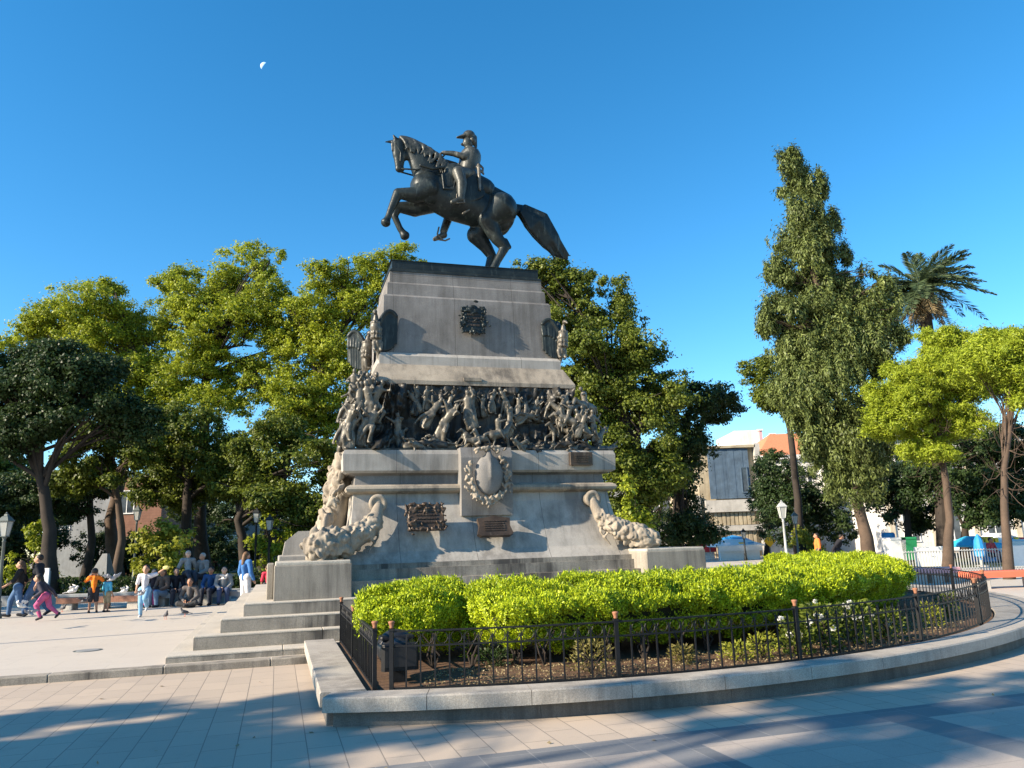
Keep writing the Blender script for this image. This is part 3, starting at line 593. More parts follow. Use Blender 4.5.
for l in (-1, 1):
    rid.chain([H(462, 292, .16 * l), H(404, 300 + 10 * (l > 0), .45 * l), H(415, 350 + 20 * (l > 0), .53 * l), H(412 - 38 * (l > 0), 412 + 72 * (l > 0), .53 * l)], [hr(36), hr(29), hr(24), hr(17)])
    rid.chain([H(414 - 38 * (l > 0), 418 + 82 * (l > 0), .53 * l), H(374 - 38 * (l > 0), 432 + 84 * (l > 0), .56 * l)], [hr(16), hr(10)])
    rid.cap(H(470, 196, .24 * l), H(484, 206, .28 * l), hr(14), hr(10))
ex = Mesh()
for hb, l in ((H(352, 190, -.10), -1), (H(370, 215, .06), 1)):
    for k in range(5):
        p = hb + np.array([-.03 - .012 * abs(k - 2) * -1, -.03 + .018 * k, -.005]); ex.tube([p, p + [-.05, 0, -.01], p + [-.065, 0, -.05], p + [-.04, 0, -.075]], [.013, .012, .011, .008], 6)
rid.cap(H(458, 276), H(470, 205), hr(44), hr(50), 1.25, (0, 1, 0)); rid.cap(H(470, 200, -.2), H(470, 200, .2), hr(26), hr(26)); rid.cap(H(462, 285), H(500, 300), hr(38), hr(20), 1.4, (0, 1, 0)); rid.cap(H(464, 178), H(466, 168), hr(23), hr(20))
rb = rid.build('rider', .02, M['bronze_mid'], stt, 2, SO)
ex.v = [tuple(np.array(v) - np.array(SO)) for v in ex.v]; ex.build('rider_fingers', M['bronze_mid'], rb)
B = Blob(); B.ell(H(465, 110), (hr(29), hr(27), hr(25))); B.cap(H(446, 112), H(414, 117), hr(11), hr(4), 1.9, (0, 1, 0)); B.ell(H(478, 132), (hr(17), hr(24), hr(22))); B.cap(H(488, 118), H(494, 158), hr(13), hr(7))
B.build('hat', .016, M['bronze_mid'], rb, 2, SO)
B = Blob(); B.chain([H(492, 262, -.36), H(492, 310, -.42), H(494, 372, -.44)], [hr(8), hr(8), hr(6)]); B.chain([H(498, 262, -.36), H(510, 275, -.36), H(508, 292, -.38)], [hr(5)] * 3); B.cap(H(484, 270, -.37), H(512, 300, -.37), hr(5), hr(5))
B.build('sword', .014, M['bronze_pale'], rb, 1, SO)
B = Blob(); B.chain([H(392, 432, -.57), H(394, 400, -.57), H(420, 398, -.57), H(424, 434, -.57), H(392, 436, -.57)], [hr(4)] * 5); B.chain([H(424, 470, -.42), H(450, 455, -.42)], [hr(5), hr(4)]); B.build('stirrup', .012, M['bronze_pale'], stt, 0, SO)
B = Blob(); B.chain([H(330, 520, .47), H(380, 528, .47), H(398, 520, .47)], [hr(4)] * 3); B.chain([H(352, 470, .47), H(345, 500, .47), H(365, 520, .47)], [hr(4)] * 3); B.build('stirrup', .012, M['bronze_pale'], stt, 0, SO)
# ------------------------------------------------------------------ planted ring in front of the monument
RC = (4.28, 3.5)
KR = 1.06                                                        # the bed widens toward its right end
def ring(R, deg, k=None):
    q = math.radians(deg); return RC[0] + R * math.sin(q) * ((KR if k is None else k) if deg > 0 else 1.0), RC[1] - R * math.cos(q)
def phi_of(px, py, z):
    P = on(px, py, z) - O3; a, b = P @ A3, P @ B3; return math.degrees(math.atan2((a - RC[0]) / (KR if a > RC[0] else 1), RC[1] - b))
WO = (RC[0], RC[1], 0.0)
ZT = 0.29
pw = thing('planter_wall', 'low curved granite wall with flat coping around the planted bed', 'wall', W(RC[0], RC[1], 0), TH)
def arcstones(R0, R1, d0, d1, z0, z1, step, gap=.05, e=.012):
    q = Mesh(); d = d0; k = 0
    while d < d1 - .01:
        e1 = min(d1, d + step); n = 6; n_ = max(2, int((e1 - d) / 1.2) + 1)
        rings_ = []
        for i in range(n_ + 1):
            dd = d + gap / 2 + (e1 - d - gap) * i / n_
            pts = [(R0, z0), (R1, z0), (R1, z1 - e), (R1 - e, z1), (R0 + e, z1), (R0, z1 - e)]
            rings_.append([(*ring(r, dd, KR if r < 10.2 else 1.095 + .055 * min(1, max(0, (dd - 15) / 25))), z) for r, z in pts])
        q.loft(rings_); d = e1; k += 1
    return q
D0 = math.degrees(math.asin((.53 - RC[0]) / 10.45))
q = arcstones(10.0, 10.42, D0 + .45, 112, -.03, .148, 11.3, .02, .004); q.bevbox(.56, .93, -6.18, -1.0, -.03, .148, .006); q.build('lower_course', M['granite_wall'], pw, WO)
q = arcstones(10.17, 10.52, D0, 112, .15, ZT, 5.6, .035, .016)
b0 = -6.02
q.loft([[(x, y, z) for x, y in ((.50 + i, b0), (.97 - i, b0), (.97 - i, b0 + 1.62), (.50 + i, b0 + 1.62))] for z, i in ((.15, 0), (ZT - .016, 0), (ZT, .014))])
for k in range(1, 3): q.bevbox(.50, .97, b0 + 1.63 * k, b0 + 1.63 * k + 1.62, .15, ZT, .014)
# the corner stone joins both runs
cs = [ring(10.52, D0 - .0), ring(10.52, D0 + 2.4), ring(10.17, D0 + 2.4), (.97, b0 - .006), (.50, b0 - .006)]
q.build('coping', M['coping'], pw, WO)
soilm = Mesh()
n = 40
soilm.loft([[(*ring(R, -19 + 130 * i / n), z) for R, z in ((10.19, .0), (10.19, .245), (8.5, .30), (5.0, .30), (5.0, 0))] for i in range(n + 1)])
soilm.box(.94, 4.3, -5.9, -1.34, 0, .25)
o = soilm.build('soil', M['soil'], None, WO, loc=W(RC[0], RC[1], 0), rz=TH); tag(o, kind='structure')

picket_me = None
def finial_mesh(): 
    q = Mesh(); q.lathe([(.016, 0), (.024, .012), (.02, .02), (.032, .055), (.036, .068), (.026, .074), (.001, .078)], n=12); return q
POST = raw_mesh('post', *(lambda q: (q.v, q.f))(Mesh().box(-.021, .021, -.021, .021, 0, .62).box(-.028, .028, -.028, .028, .60, .617)), M['black_iron'])
fm = finial_mesh(); FIN = raw_mesh('finial', fm.v, fm.f, M['rust_cap'], True)
pm = Mesh().box(-.008, .008, -.008, .008, .035, .50); pm.loft([[(-.013, -.008, .50), (.013, -.008, .50), (.013, .008, .50), (-.013, .008, .50)], [(-.002, -.002, .56), (.002, -.002, .56), (.002, .002, .56), (-.002, .002, .56)]])
PICK = raw_mesh('picket', pm.v, pm.f, M['black_iron'])
def fence(label, path, posts, zb, skip_near_post=.05):
    """path: function s->(a,b,yaw), length L; posts: list of s"""
    fn, L = path; a0, b0_, y0 = fn(0)
    r = thing('iron_fence', label, 'fence', W(a0, b0_, zb), TH)
    def T(s): a, b, y = fn(s); return (a - a0, b - b0_), y
    for s in posts:
        (x, y), yw = T(s); p = bpy.data.objects.new('post', POST); link(p, r); p.location = (x, y, 0); p.rotation_euler = (0, 0, yw)
        f = bpy.data.objects.new('finial', FIN); link(f, p); f.location = (0, 0, .622)
    for z, hh, wd in ((.03, .022, .012), (.445, .016, .010), (.592, .016, .014)):
        q = Mesh(); n = max(1, int(L / .25)); rr = []
        for i in range(n + 1):
            (x, y), yw = T(L * i / n); nx, ny = -math.sin(yw) * wd, math.cos(yw) * wd
            rr.append([(x - nx, y - ny, z - hh / 2), (x + nx, y + ny, z - hh / 2), (x + nx, y + ny, z + hh / 2), (x - nx, y - ny, z + hh / 2)])
        q.loft(rr); q.build('rail', M['black_iron'], r)
    n = int(L / .148); pan = {}
    for i in range(1, n):
        s = L * i / n
        if min(abs(s - p) for p in posts) < skip_near_post: continue
        (x, y), yw = T(s); p = bpy.data.objects.new('picket', PICK); link(p, r); p.location = (x, y, 0); p.rotation_euler = (random.gauss(0, .006), random.gauss(0, .008), yw)
        s2 = s + .5 * L / n
        if min(abs(s2 - p_) for p_ in posts) < .06: continue
        (x, y), yw = T(s2); c = math.cos(yw); d = math.sin(yw); q = pan.setdefault(sum(s2 > p_ for p_ in posts), Mesh())
        q.tube([(x + c * .06 * math.cos(t_), y + d * .06 * math.cos(t_), .519 + .062 * math.sin(t_)) for t_ in np.linspace(0, 2 * math.pi, 11)], .0042, 4)
    for q in pan.values(): q.build('scrollwork', M['black_iron'], r)
    return r
def straight(a, b0_, b1):
    L = abs(b1 - b0_); sg = 1 if b1 > b0_ else -1
    return (lambda s: (a, b0_ + sg * s, math.pi / 2), L)
def arc(R, d0, d1):
    L = R * math.radians(d1 - d0); return (lambda s: (*ring(R, d0 + math.degrees(s / R)), math.radians(d0 + math.degrees(s / R))), L)
fence('straight black iron fence on the left side of the planted bed', straight(1.05, -6.02, -1.5), [0, 2.42, 4.5], .26)
RF = 10.12
d0 = phi_of(396, 686, .27); dp = [phi_of(x, y, .27) for x, y in ((617, 678), (805, 662), (922, 642))]
d1 = dp[-1] + (dp[-1] - dp[-2])
path = arc(RF, d0, d1)
fence('long curved black iron fence along the front of the planted bed', path, [0] + [RF * math.radians(d - d0) for d in dp] + [path[1]], .26)
path2 = arc(RF, d1 + .6, d1 + 45)
fence('curved iron fence continuing round the right end of the hedge bed', path2, [.0, path2[1] * .33, path2[1] * .66, path2[1]], .26)

# ------------------------------------------------------------------ foliage tools
def unit(v): return v / (np.linalg.norm(v, axis=1, keepdims=True) + 1e-9)
def leafquads(P, D, L, Wd, rng, fold=.0):
    n = len(P); R = unit(rng.normal(0, 1, (n, 3))); Sd = unit(np.cross(D, R)); L = np.broadcast_to(np.asarray(L), (n,))[:, None]; Wd = np.broadcast_to(np.asarray(Wd), (n,))[:, None]
    V = np.empty((n, 4, 3), np.float32); V[:, 0] = P; V[:, 1] = P + D * L * .5 + Sd * Wd * .5; V[:, 2] = P + D * L; V[:, 3] = P + D * L * .5 - Sd * Wd * .5
    return V.reshape(-1, 3)
def facing(P, N, L, Wd, rng, droop=.3):                             # leaf blades turned toward N
    n = len(P); D = rng.normal(0, 1, (n, 3)); D[:, 2] -= droop; D = unit(D - N * (D * N).sum(1, keepdims=True)); Sd = np.cross(N, D)
    L = np.broadcast_to(np.asarray(L), (n,))[:, None]; Wd = np.broadcast_to(np.asarray(Wd), (n,))[:, None]
    V = np.empty((n, 4, 3), np.float32); V[:, 0] = P; V[:, 1] = P + D * L * .5 + Sd * Wd * .5; V[:, 2] = P + D * L; V[:, 3] = P + D * L * .5 - Sd * Wd * .5
    return V.reshape(-1, 3)
def quads(V): return np.arange(len(V), dtype=np.int32).reshape(-1, 4)
def sprigs(P, Nn, rng, k, L, Wd, spread=.8):
    P2 = np.repeat(P, k, 0); N2 = np.repeat(Nn, k, 0)
    D = unit(N2 + rng.normal(0, spread, (len(P2), 3))); j = rng.normal(0, L * .35, (len(P2), 3))
    return leafquads(P2 + j, D, L * rng.uniform(.7, 1.3, len(P2)), Wd * rng.uniform(.7, 1.3, len(P2)), rng)
def vnoise(P, f, rng, m=10):
    s = np.zeros(len(P))
    for _ in range(m):
        k = rng.normal(0, 1, 3) * f; s += np.sin(P @ k + rng.uniform(0, 6.28))
    return s / math.sqrt(m)

# ------------------------------------------------------------------ hedge
def hedge(name, label, surf, n, origin, rng, coreparams, L=.034, Wd=.017):
    r = thing(name, label, 'hedge', W(*origin), TH)
    u, v = rng.random(n), rng.random(n)
    P, Nn = surf(u, v, 0.0)
    d = .045 * vnoise(P, 5.5, rng) + .06 * vnoise(P, 13, rng) + .02 * vnoise(P, 2.2, rng) - np.abs(rng.normal(0, .05, n))
    P = P + Nn * d[:, None]
    k_ = 6; P2 = np.repeat(P, k_, 0) + rng.normal(0, L * .5, (len(P) * k_, 3)); N2 = unit(np.repeat(Nn, k_, 0) + rng.normal(0, .45, (len(P) * k_, 3)))
    V = np.concatenate([facing(P2, N2, L * rng.uniform(.6, 1.2, len(P2)), Wd * 1.1, rng, -.8), sprigs(P, unit(Nn * .7 + np.array([0, 0, .8])), rng, 1, L * 1.5, Wd, .35)])
    keep = np.repeat(V.reshape(-1, 4, 3)[:, 0, 2] > ZT + .06, 4)
    V = V[keep] - np.array(origin)
    link(bpy.data.objects.new('foliage', raw_mesh('hedge_foliage', V, quads(V), M['leaf_hedge'])), r)
    g = np.linspace(0, 1, 40); gu, gv = np.meshgrid(g, np.linspace(0, 1, 16)); Pc, Nc = surf(gu.ravel(), gv.ravel(), -.17)
    fs = [(j * 40 + i, j * 40 + i + 1, (j + 1) * 40 + i + 1, (j + 1) * 40 + i) for j in range(15) for i in range(39)]
    me = raw_mesh('twigs', Pc - np.array(origin), fs, M['leaf_core']); link(bpy.data.objects.new('shade_core', me), r)  # unseen dark core added inside the leaves to block light
    return r
def ringsurf(dA, dB, Rm, hw, zc, hz, pw_=2.6):
    def f(u, v, off):
        an = math.pi * (1.12 * v - .56) * 1.25 + math.pi / 2      # from outer bottom over the top to the inner side
        c, s_ = np.cos(an), np.sin(an)
        ex = 2 / pw_; x = np.sign(c) * np.abs(c) ** ex; z = np.sign(s_) * np.abs(s_) ** ex
        nn = np.stack([np.sign(c) * np.abs(c) ** (2 - ex) / hw, np.sign(s_) * np.abs(s_) ** (2 - ex) / hz], -1); nn /= np.linalg.norm(nn, axis=-1, keepdims=True) + 1e-9
        dd = np.radians(dA + (dB - dA) * u)
        endf = np.clip(np.minimum(u, 1 - u) * (dB - dA) * math.pi / 180 * Rm / .55, 0, 1); sh = np.sqrt(1 - (1 - endf) ** 2) * .92 + .08
        Rr = Rm + (hw + off) * x * sh; zz = zc + (hz + off) * z * (.55 + .45 * sh)
        un = np.clip((zc + .20 - zz) / .55, 0, 1) * np.clip(x * 3, 0, 1); Rr = Rr - .40 * un      # outer side shaped with an undercut so the lower front falls into shade
        er = np.stack([np.sin(dd), -np.cos(dd), 0 * dd], -1); et = np.stack([np.cos(dd), np.sin(dd), 0 * dd], -1)
        P = np.stack([RC[0] + Rr * np.sin(dd), RC[1] - Rr * np.cos(dd), zz], -1)
        nn[..., 1] -= .5 * (un > 0) * (un < 1)
        N_ = er * nn[..., :1] + np.array([0, 0, 1.0]) * nn[..., 1:] + et * (np.where(u < .5, -1, 1) * (1 - endf) * .8)[..., None]
        return P, unit(N_)
    return f
RH = np.random.default_rng(11)
hedge('clipped_hedge', 'long bright green clipped hedge curving behind the iron fence', ringsurf(-13.2, 80, 8.15, 1.12, .775, .41, 3.4), 110000, (*ring(8.15, 20), ZT), RH, None)
hedge('hedge_bush', 'bright green rounded bush at the left end of the hedge', ringsurf(-23.6, -12.9, 7.35, 1.6, .77, .41, 3.0), 34000, (*ring(7.3, -16.5), ZT), RH, None)
# stems seen under the hedge
for k, dd in enumerate(np.linspace(-15.5, 6, 9)):
    q = Mesh(); a, b = ring(9.0 + U(-.15, .12), dd + U(-.6, .6))
    for j in range(4): q.tube([(0, 0, 0), (U(-.1, .1), U(-.1, .1), .16), (U(-.2, .2), U(-.2, .2), .42)], [.016, .012, .008], 5)
    o = q.build('hedge_stem', M['bark'], None, loc=W(a, b, ZT - .02), rz=U(0, 3)); 
    sp = W(a, b, ZT)
    hb = [x for x in bpy.data.objects if x.name.startswith('hedge_bush' if dd < -12 else 'clipped_hedge')][0]
    o.parent = hb; o.location = hb.matrix_basis.inverted() @ Vector((sp[0], sp[1], ZT - .02)); 
# small plants between hedge and fence
def plant(name, label, cat, a, b, h, wdt, mat, n, L, Wd, flowers=0, group=None, upright=.5):
    r = thing(name, label, cat, W(a, b, ZT - .03), U(0, 6), group); rng = np.random.default_rng(int(1000 * (a + 20) + 77))
    q = Mesh()
    for k in range(7): q.tube([(0, 0, 0), (U(-.3, .3) * wdt, U(-.3, .3) * wdt, h * .4), (U(-.8, .8) * wdt, U(-.8, .8) * wdt, h * .85)], [.008, .006, .003], 5)
    q.build('stem', M['bark'], r)
    t_ = rng.random(n) ** .7; an = rng.uniform(0, 6.28, n); rr = wdt * np.sqrt(rng.random(n)) * (1.1 - .5 * np.abs(t_ - .5))
    P = np.stack([rr * np.cos(an), rr * np.sin(an), h * t_], -1); P += .12 * wdt * np.stack([vnoise(P, 14, rng)] * 3, -1)
    D = unit(P * [1, 1, 0] / (wdt + 1e-6) + np.array([0, 0, upright]) + rng.normal(0, .4, (n, 3)))
    V = leafquads(P, D, L * rng.uniform(.6, 1.3, n), Wd * rng.uniform(.7, 1.3, n), rng)
    link(bpy.data.objects.new('foliage', raw_mesh('plant_leaves', V, quads(V), mat)), r)
    for k in range(flowers):
        an = rng.uniform(0, 6.28); rr = wdt * rng.uniform(.2, 1.05); c = np.array([rr * math.cos(an), rr * math.sin(an), h * rng.uniform(.45, 1.08)]); s_ = rng.uniform(.028, .042)
        D = unit(rng.normal(0, 1, (34, 3)) + [0, 0, .6]); V = leafquads(np.repeat(c[None], 34, 0) + D * s_ * .2, D, s_, s_ * .9, rng)
        link(bpy.data.objects.new('white_flower', raw_mesh('flower', V, quads(V), M['petal'])), r)
    return r
RHK = 9.72
for px, py, h, wd_, fl, lab in ((812, 655, .42, .20, 5, 'low leafy rose bush with a few white blooms nearest the middle post'), (838, 650, .58, .24, 9, 'tallest white flowering rose bush behind the iron fence'), (868, 645, .50, .24, 8, 'bushy rose shrub with white blooms right of the tallest one'), (900, 640, .40, .22, 5, 'small rose shrub with white flowers at the right of the bed'), (884, 622, .44, .2, 4, 'white rose shrub set back near the end of the hedge')):
    P = on(px, py, ZT) - O3; plant('rose_bush', lab, 'rose bush', P @ A3, P @ B3 + (.25 if py > 630 else .3), h, wd_, M['leaf_mid'], 700, .055, .035, fl, 'white rose bushes in the planted bed')
for px, py, h, wd_, lab, mt in ((597, 674, .34, .24, 'dry olive shrub just left of the fence post in mid bed', 'leaf_dry'), (690, 664, .20, .14, 'tiny yellowish shrub alone between two fence posts', 'leaf_dry'), (745, 660, .20, .20, 'low spreading yellow shrub left of the roses', 'leaf_yellow'), (772, 658, .28, .20, 'yellow green shrub directly beside the roses', 'leaf_yellow'), (478, 660, .40, .16, 'sparse light green sapling under the left part of the hedge', 'leaf_hedge'), (500, 668, .22, .2, 'small dark shrub at the foot of the sapling', 'leaf_dark'), (943, 628, .36, .14, 'thin yellow leaved plant at the right end of the bed', 'leaf_yellow'), (958, 618, .42, .16, 'grey green plant by the end of the curved fence', 'leaf_mid')):
    P = on(px, py, ZT) - O3; plant('small_shrub', lab, 'shrub', P @ A3, P @ B3 + .18, h, wd_, M[mt], 420, .05, .018)
# leaf litter on the soil
rng = np.random.default_rng(5); n = 6000; dd = rng.uniform(-16, 45, n); R_ = rng.uniform(9.0, 10.05, n)
P = np.stack([RC[0] + R_ * np.sin(np.radians(dd)) - RC[0], RC[1] - R_ * np.cos(np.radians(dd)) - RC[1], .262 + (10.19 - R_) * .03 + rng.random(n) * .02], -1)
D = unit(rng.normal(0, 1, (n, 3)) * [1, 1, .35]); V = leafquads(P, D, .028, .016, rng)
o = bpy.data.objects.new('leaf_litter', raw_mesh('leaf_litter', V, quads(V), M['leaf_dead'])); o.location = W(RC[0], RC[1], 0); o.rotation_euler = (0, 0, TH); link(o); tag(o, kind='stuff')
# the floodlight behind the corner post
P = on(402, 684, ZT) - O3; fa, fb = P @ A3, P @ B3 + .35
fl = thing('floodlight', 'black garden floodlight housing standing behind the corner of the iron fence', 'floodlight', W(fa, fb, .25), TH)
B = Blob(); B.cap((0, -.1, .30), (0, .16, .33), .17, .20); B.ell((0, .12, .36), (.22, .17, .2)); B.build('housing', .02, M['black_plastic'], fl, 3)
q = Mesh(); q.bevbox(-.2, .2, -.26, -.16, .16, .44, .03); q.build('front_bezel', M['black_iron'], fl)
q = Mesh(); q.bevbox(-.19, .19, -.05, .15, .46, .50, .02); q.bevbox(-.08, .08, -.08, .08, 0, .15, .01); q.build('mounting_foot', M['black_iron'], fl)
q = Mesh(); q.box(-.17, .17, -.272, -.262, .20, .40); q.build('front_panel', M['black_plastic'], fl)
# ------------------------------------------------------------------ trees
def branch(q, p0, p1, r0_, r1, sag=.12, n=5):
    p0, p1 = np.array(p0, float), np.array(p1, float); L = np.linalg.norm(p1 - p0); off = RNG.normal(0, L * .07, 3); off[2] += L * sag
    pts = [p0 * (1 - t) + p1 * t + off * math.sin(math.pi * t) for t in np.linspace(0, 1, n)]
    q.tube(pts, list(np.linspace(r0_, r1, n)), 7, False); return pts
def crown_geo(blobs, style, leafL, dens, rng):
    """blobs: list of (centre, (rx, ry, rz), leaf count)"""
    out = []; tips = []
    for c, R, n in blobs:
        c = np.array(c); R = np.array(R); mr = R.mean()
        if style == 'cypress': per = 110; cr = np.array([.07, .07, .22]) * mr + np.array([.10, .10, .22])
        elif style == 'pine': per = 90; cr = np.array([.10, .10, .06]) * mr + .10
        else: per = 80; cr = np.array([.09, .09, .055]) * mr + np.array([.17, .17, .11])
        nc = max(6, int(n / per)); d = unit(rng.normal(0, 1, (nc, 3))); rad = rng.random(nc) ** .40
        C = d * rad[:, None]; C += .10 * rng.normal(0, 1, (nc, 3)); C = c + C * R * .95; tips.append(C)
        P = np.repeat(C, per, 0); g = rng.normal(0, 1, (len(P), 3)); sc = np.repeat(rng.uniform(.5, 1.35, nc), per)[:, None]
        P = P + g * cr * .6 * sc
        hole = vnoise(P * ([.8, .8, 1.5] if style == 'cypress' else [1, 1, 1.2]), {'cypress': 1.5, 'pine': 1.6}.get(style, 1.15), rng, 12)
        keep = hole > {'cypress': -.55, 'pine': -.8, 'dense': -.95}.get(style, -.45); P = P[keep]; g = g[keep]
        outw = unit((P - c) / R * .6 + g * .7)                       # leaves look outward from their own clump and from the crown
        L = leafL * rng.uniform(.6, 1.45, len(P))
        if style == 'cypress': out.append(facing(P, unit(outw + [0, 0, .1] + rng.normal(0, .35, P.shape)), L, L * .34, rng, 2.2))
        elif style == 'pine': out.append(facing(P, unit(outw + [0, 0, .5] + rng.normal(0, .45, P.shape)), L, L * .26, rng, -.5))
        else: out.append(facing(P, unit(outw * .8 + [0, 0, .35] + rng.normal(0, .45, P.shape)), L, L * .62, rng, .4))
    return np.concatenate(out), tips
def make_tree(name, label, base, trunk, tr, blobs, leaf, bark, style='broad', leafL=.14, group=None, seed=1, limbs=2, bare=0):
    rng = np.random.default_rng(seed); base = np.array(base, float); r = thing(name, label, 'tree', base, 0, group); q = Mesh()
    T = [base + [0, 0, -.1]] + [np.array(p, float) for p in trunk]; n = len(T); rr = [tr * 1.35] + [tr * (1 - .45 * i / (n - 1)) for i in range(1, n)]
    fine = []; fr_ = []
    for i in range(n - 1):
        for t in np.linspace(0, 1, 4)[:-1]: fine.append(T[i] * (1 - t) + T[i + 1] * t + rng.normal(0, tr * .12, 3) * (t > 0)); fr_.append(rr[i] * (1 - t) + rr[i + 1] * t)
    fine.append(T[-1]); fr_.append(rr[-1])
    q.tube([p - base for p in fine], fr_, 10)
    V, tips = crown_geo(blobs, 'dense' if leaf is M['leaf_dark'] and style == 'broad' else style, leafL, 1, rng)
    for bi, ((c, R, _), C) in enumerate(zip(blobs, tips)):
        if len(blobs) > 20 and (bi % 5 > 1 or (style == 'pine' and bi % 10 > 1)): continue
        if style == 'cypress' and c[2] > fine[-1][2] - 1.0: continue
        c = np.array(c); k = rng.integers(max(0, len(fine) - 4), len(fine)); s_ = fine[k]
        if c[2] < s_[2]: k = np.argmin([abs(p[2] - c[2] + .6) + 5 * (i < len(fine) // 2) for i, p in enumerate(fine)]); s_ = fine[k]
        c2_ = s_ + (c - s_) * (.55 if style == 'cypress' else .92); pts = branch(q, s_ - base, c2_ - base, fr_[k] * (.34 if style == 'pine' else .5), tr * .1)
        for j in rng.choice(len(C), min(len(C), limbs + 3), False):
            p0 = pts[rng.integers(1, 5)]; branch(q, p0, C[j] - base, tr * .16, tr * .035, .05, 4)
    for j in range(bare):
        c, R, _ = blobs[rng.integers(len(blobs))]; p0 = fine[rng.integers(len(fine) // 2, len(fine))] - base; d = unit(rng.normal(0, 1, (1, 3)) * [1, 1, .6])[0]; m_ = branch(q, p0, p0 + d * rng.uniform(.5, 1.2), tr * .09, tr * .03, -.2, 4)
        for _ in range(3): branch(q, m_[2], m_[2] + d * .4 + rng.normal(0, .3, 3), tr * .04, tr * .012, -.15, 4)
    q.build('trunk', bark, r, smooth=True)
    link(bpy.data.objects.new('crown', raw_mesh('crown', V - base.astype(np.float32), quads(V), leaf)), r); return r
def ptree(name, label, Y, trunkpx, tr, blobspx, leaf, bark, style='broad', leafL=.14, dens=4.6, group=None, seed=1, limbs=2, gz=GZ, bare=0, deep=1.0):
    b = at(trunkpx[0][0], trunkpx[0][1], Y); b[2] = gz
    tp = [at(x, y, Y) for x, y in trunkpx[1:]]; k = Y / F * 1.02; bl = []; rng = np.random.default_rng(seed + 500)
    for bb in blobspx:
        x, y, rx, ry = bb[:4]; dy = bb[4] if len(bb) > 4 else rng.uniform(-1, 1) * .6 * rx * k
        rd = .5 * (rx + ry) * k * deep
        nn = dens * math.pi * rx * ry * (bb[5] if len(bb) > 5 else 1); c0 = at(x, y, Y + dy)
        bl.append((c0, (rx * k * .92, rd * .92, ry * k * .92), nn * .62))
        for _ in range(4):                                          # uneven outline
            d = rng.normal(0, 1, 3); d /= np.linalg.norm(d); f = rng.uniform(.28, .5); bl.append((c0 + d * np.array([rx * k, rd, ry * k]) * rng.uniform(.62, .95), (rx * k * f, rd * f, ry * k * f), nn * .12))
    return make_tree(name, label, b, tp, tr, bl, leaf, bark, style, leafL, group, seed, limbs, bare)
GL = 'broadleaf trees on the left of the square'
ptree('broadleaf_tree', 'dark spreading tree with layered crown and forked trunk at the far left', 29, [(52, 592), (50, 530), (44, 490), (30, 455)], .27,
      [(60, 385, 62, 26), (120, 408, 34, 18), (15, 378, 44, 26), (-30, 410, 50, 32), (95, 368, 36, 20), (40, 418, 44, 16), (130, 432, 28, 14), (5, 440, 40, 20), (60, 355, 40, 20)], M['leaf_dark'], M['bark'], leafL=.12, dens=4.5, group=GL, seed=3, limbs=4)
ptree('broadleaf_tree', 'tall sunlit tree rising behind the dark spreading tree', 44, [(118, 585), (110, 520), (128, 450), (142, 380), (128, 340)], .34,
      [(82, 305, 48, 24), (120, 322, 42, 26), (52, 325, 36, 26), (148, 345, 32, 28), (90, 345, 50, 26), (25, 350, 30, 22), (128, 372, 38, 22), (60, 375, 40, 22), (100, 288, 26, 12), (150, 400, 30, 22), (40, 330, 30, 20), (110, 405, 34, 20)], M['leaf_plane'], M['bark_warm'], leafL=.125, group=GL, seed=4)
ptree('broadleaf_tree', 'tallest bright yellow green tree in the middle of the left row', 43, [(203, 588), (200, 520), (204, 440), (206, 380), (222, 320)], .36,
      [(245, 268, 36, 26), (205, 283, 40, 26), (178, 310, 30, 28), (262, 300, 32, 32), (222, 320, 48, 30), (190, 350, 38, 26), (256, 345, 36, 28), (225, 372, 44, 22), (168, 282, 16, 12), (270, 262, 18, 14), (175, 385, 34, 22), (262, 385, 32, 24), (215, 400, 40, 18)], M['leaf_plane'], M['bark'], leafL=.125, group=GL, seed=5)
ptree('broadleaf_tree', 'yellow green tree directly left of the monument with some bare twigs', 42, [(262, 588), (272, 520), (290, 440), (318, 380), (345, 320)], .33,
      [(345, 282, 42, 24), (392, 262, 36, 16), (312, 310, 34, 28), (370, 302, 40, 30), (300, 350, 34, 30), (335, 350, 40, 32), (300, 395, 36, 30), (285, 330, 26, 26), (290, 420, 34, 26), (345, 400, 40, 34), (420, 275, 26, 18), (318, 440, 34, 26)], M['leaf_plane'], M['bark'], leafL=.125, group=GL, seed=6, bare=14)
ptree('broadleaf_tree', 'dark dense tree filling the space behind the seated people', 39, [(188, 592), (186, 540), (188, 480), (186, 450)], .30,
      [(186, 428, 40, 30), (160, 460, 36, 28), (215, 452, 40, 28), (240, 478, 36, 24), (190, 488, 46, 20), (150, 492, 30, 16)], M['leaf_mid'], M['bark'], leafL=.14, group=GL, seed=7)
ptree('broadleaf_tree', 'dark leaning tree beside the left flank of the monument', 37, [(250, 592), (243, 545), (238, 520), (258, 470)], .27,
      [(270, 445, 44, 34), (300, 470, 40, 34), (245, 480, 34, 24), (310, 510, 30, 26), (275, 500, 34, 20), (330, 500, 20, 30)], M['leaf_mid'], M['bark'], leafL=.14, group=GL, seed=8)
ptree('broadleaf_tree', 'slim tree with a leaning bare trunk left of the running child', 36, [(112, 592), (122, 540), (118, 500), (104, 440)], .20,
      [(112, 435, 34, 24), (85, 455, 30, 20), (140, 450, 26, 20), (70, 480, 24, 20), (110, 470, 30, 16)], M['leaf_mid'], M['bark_warm'], leafL=.14, group=GL, seed=9)
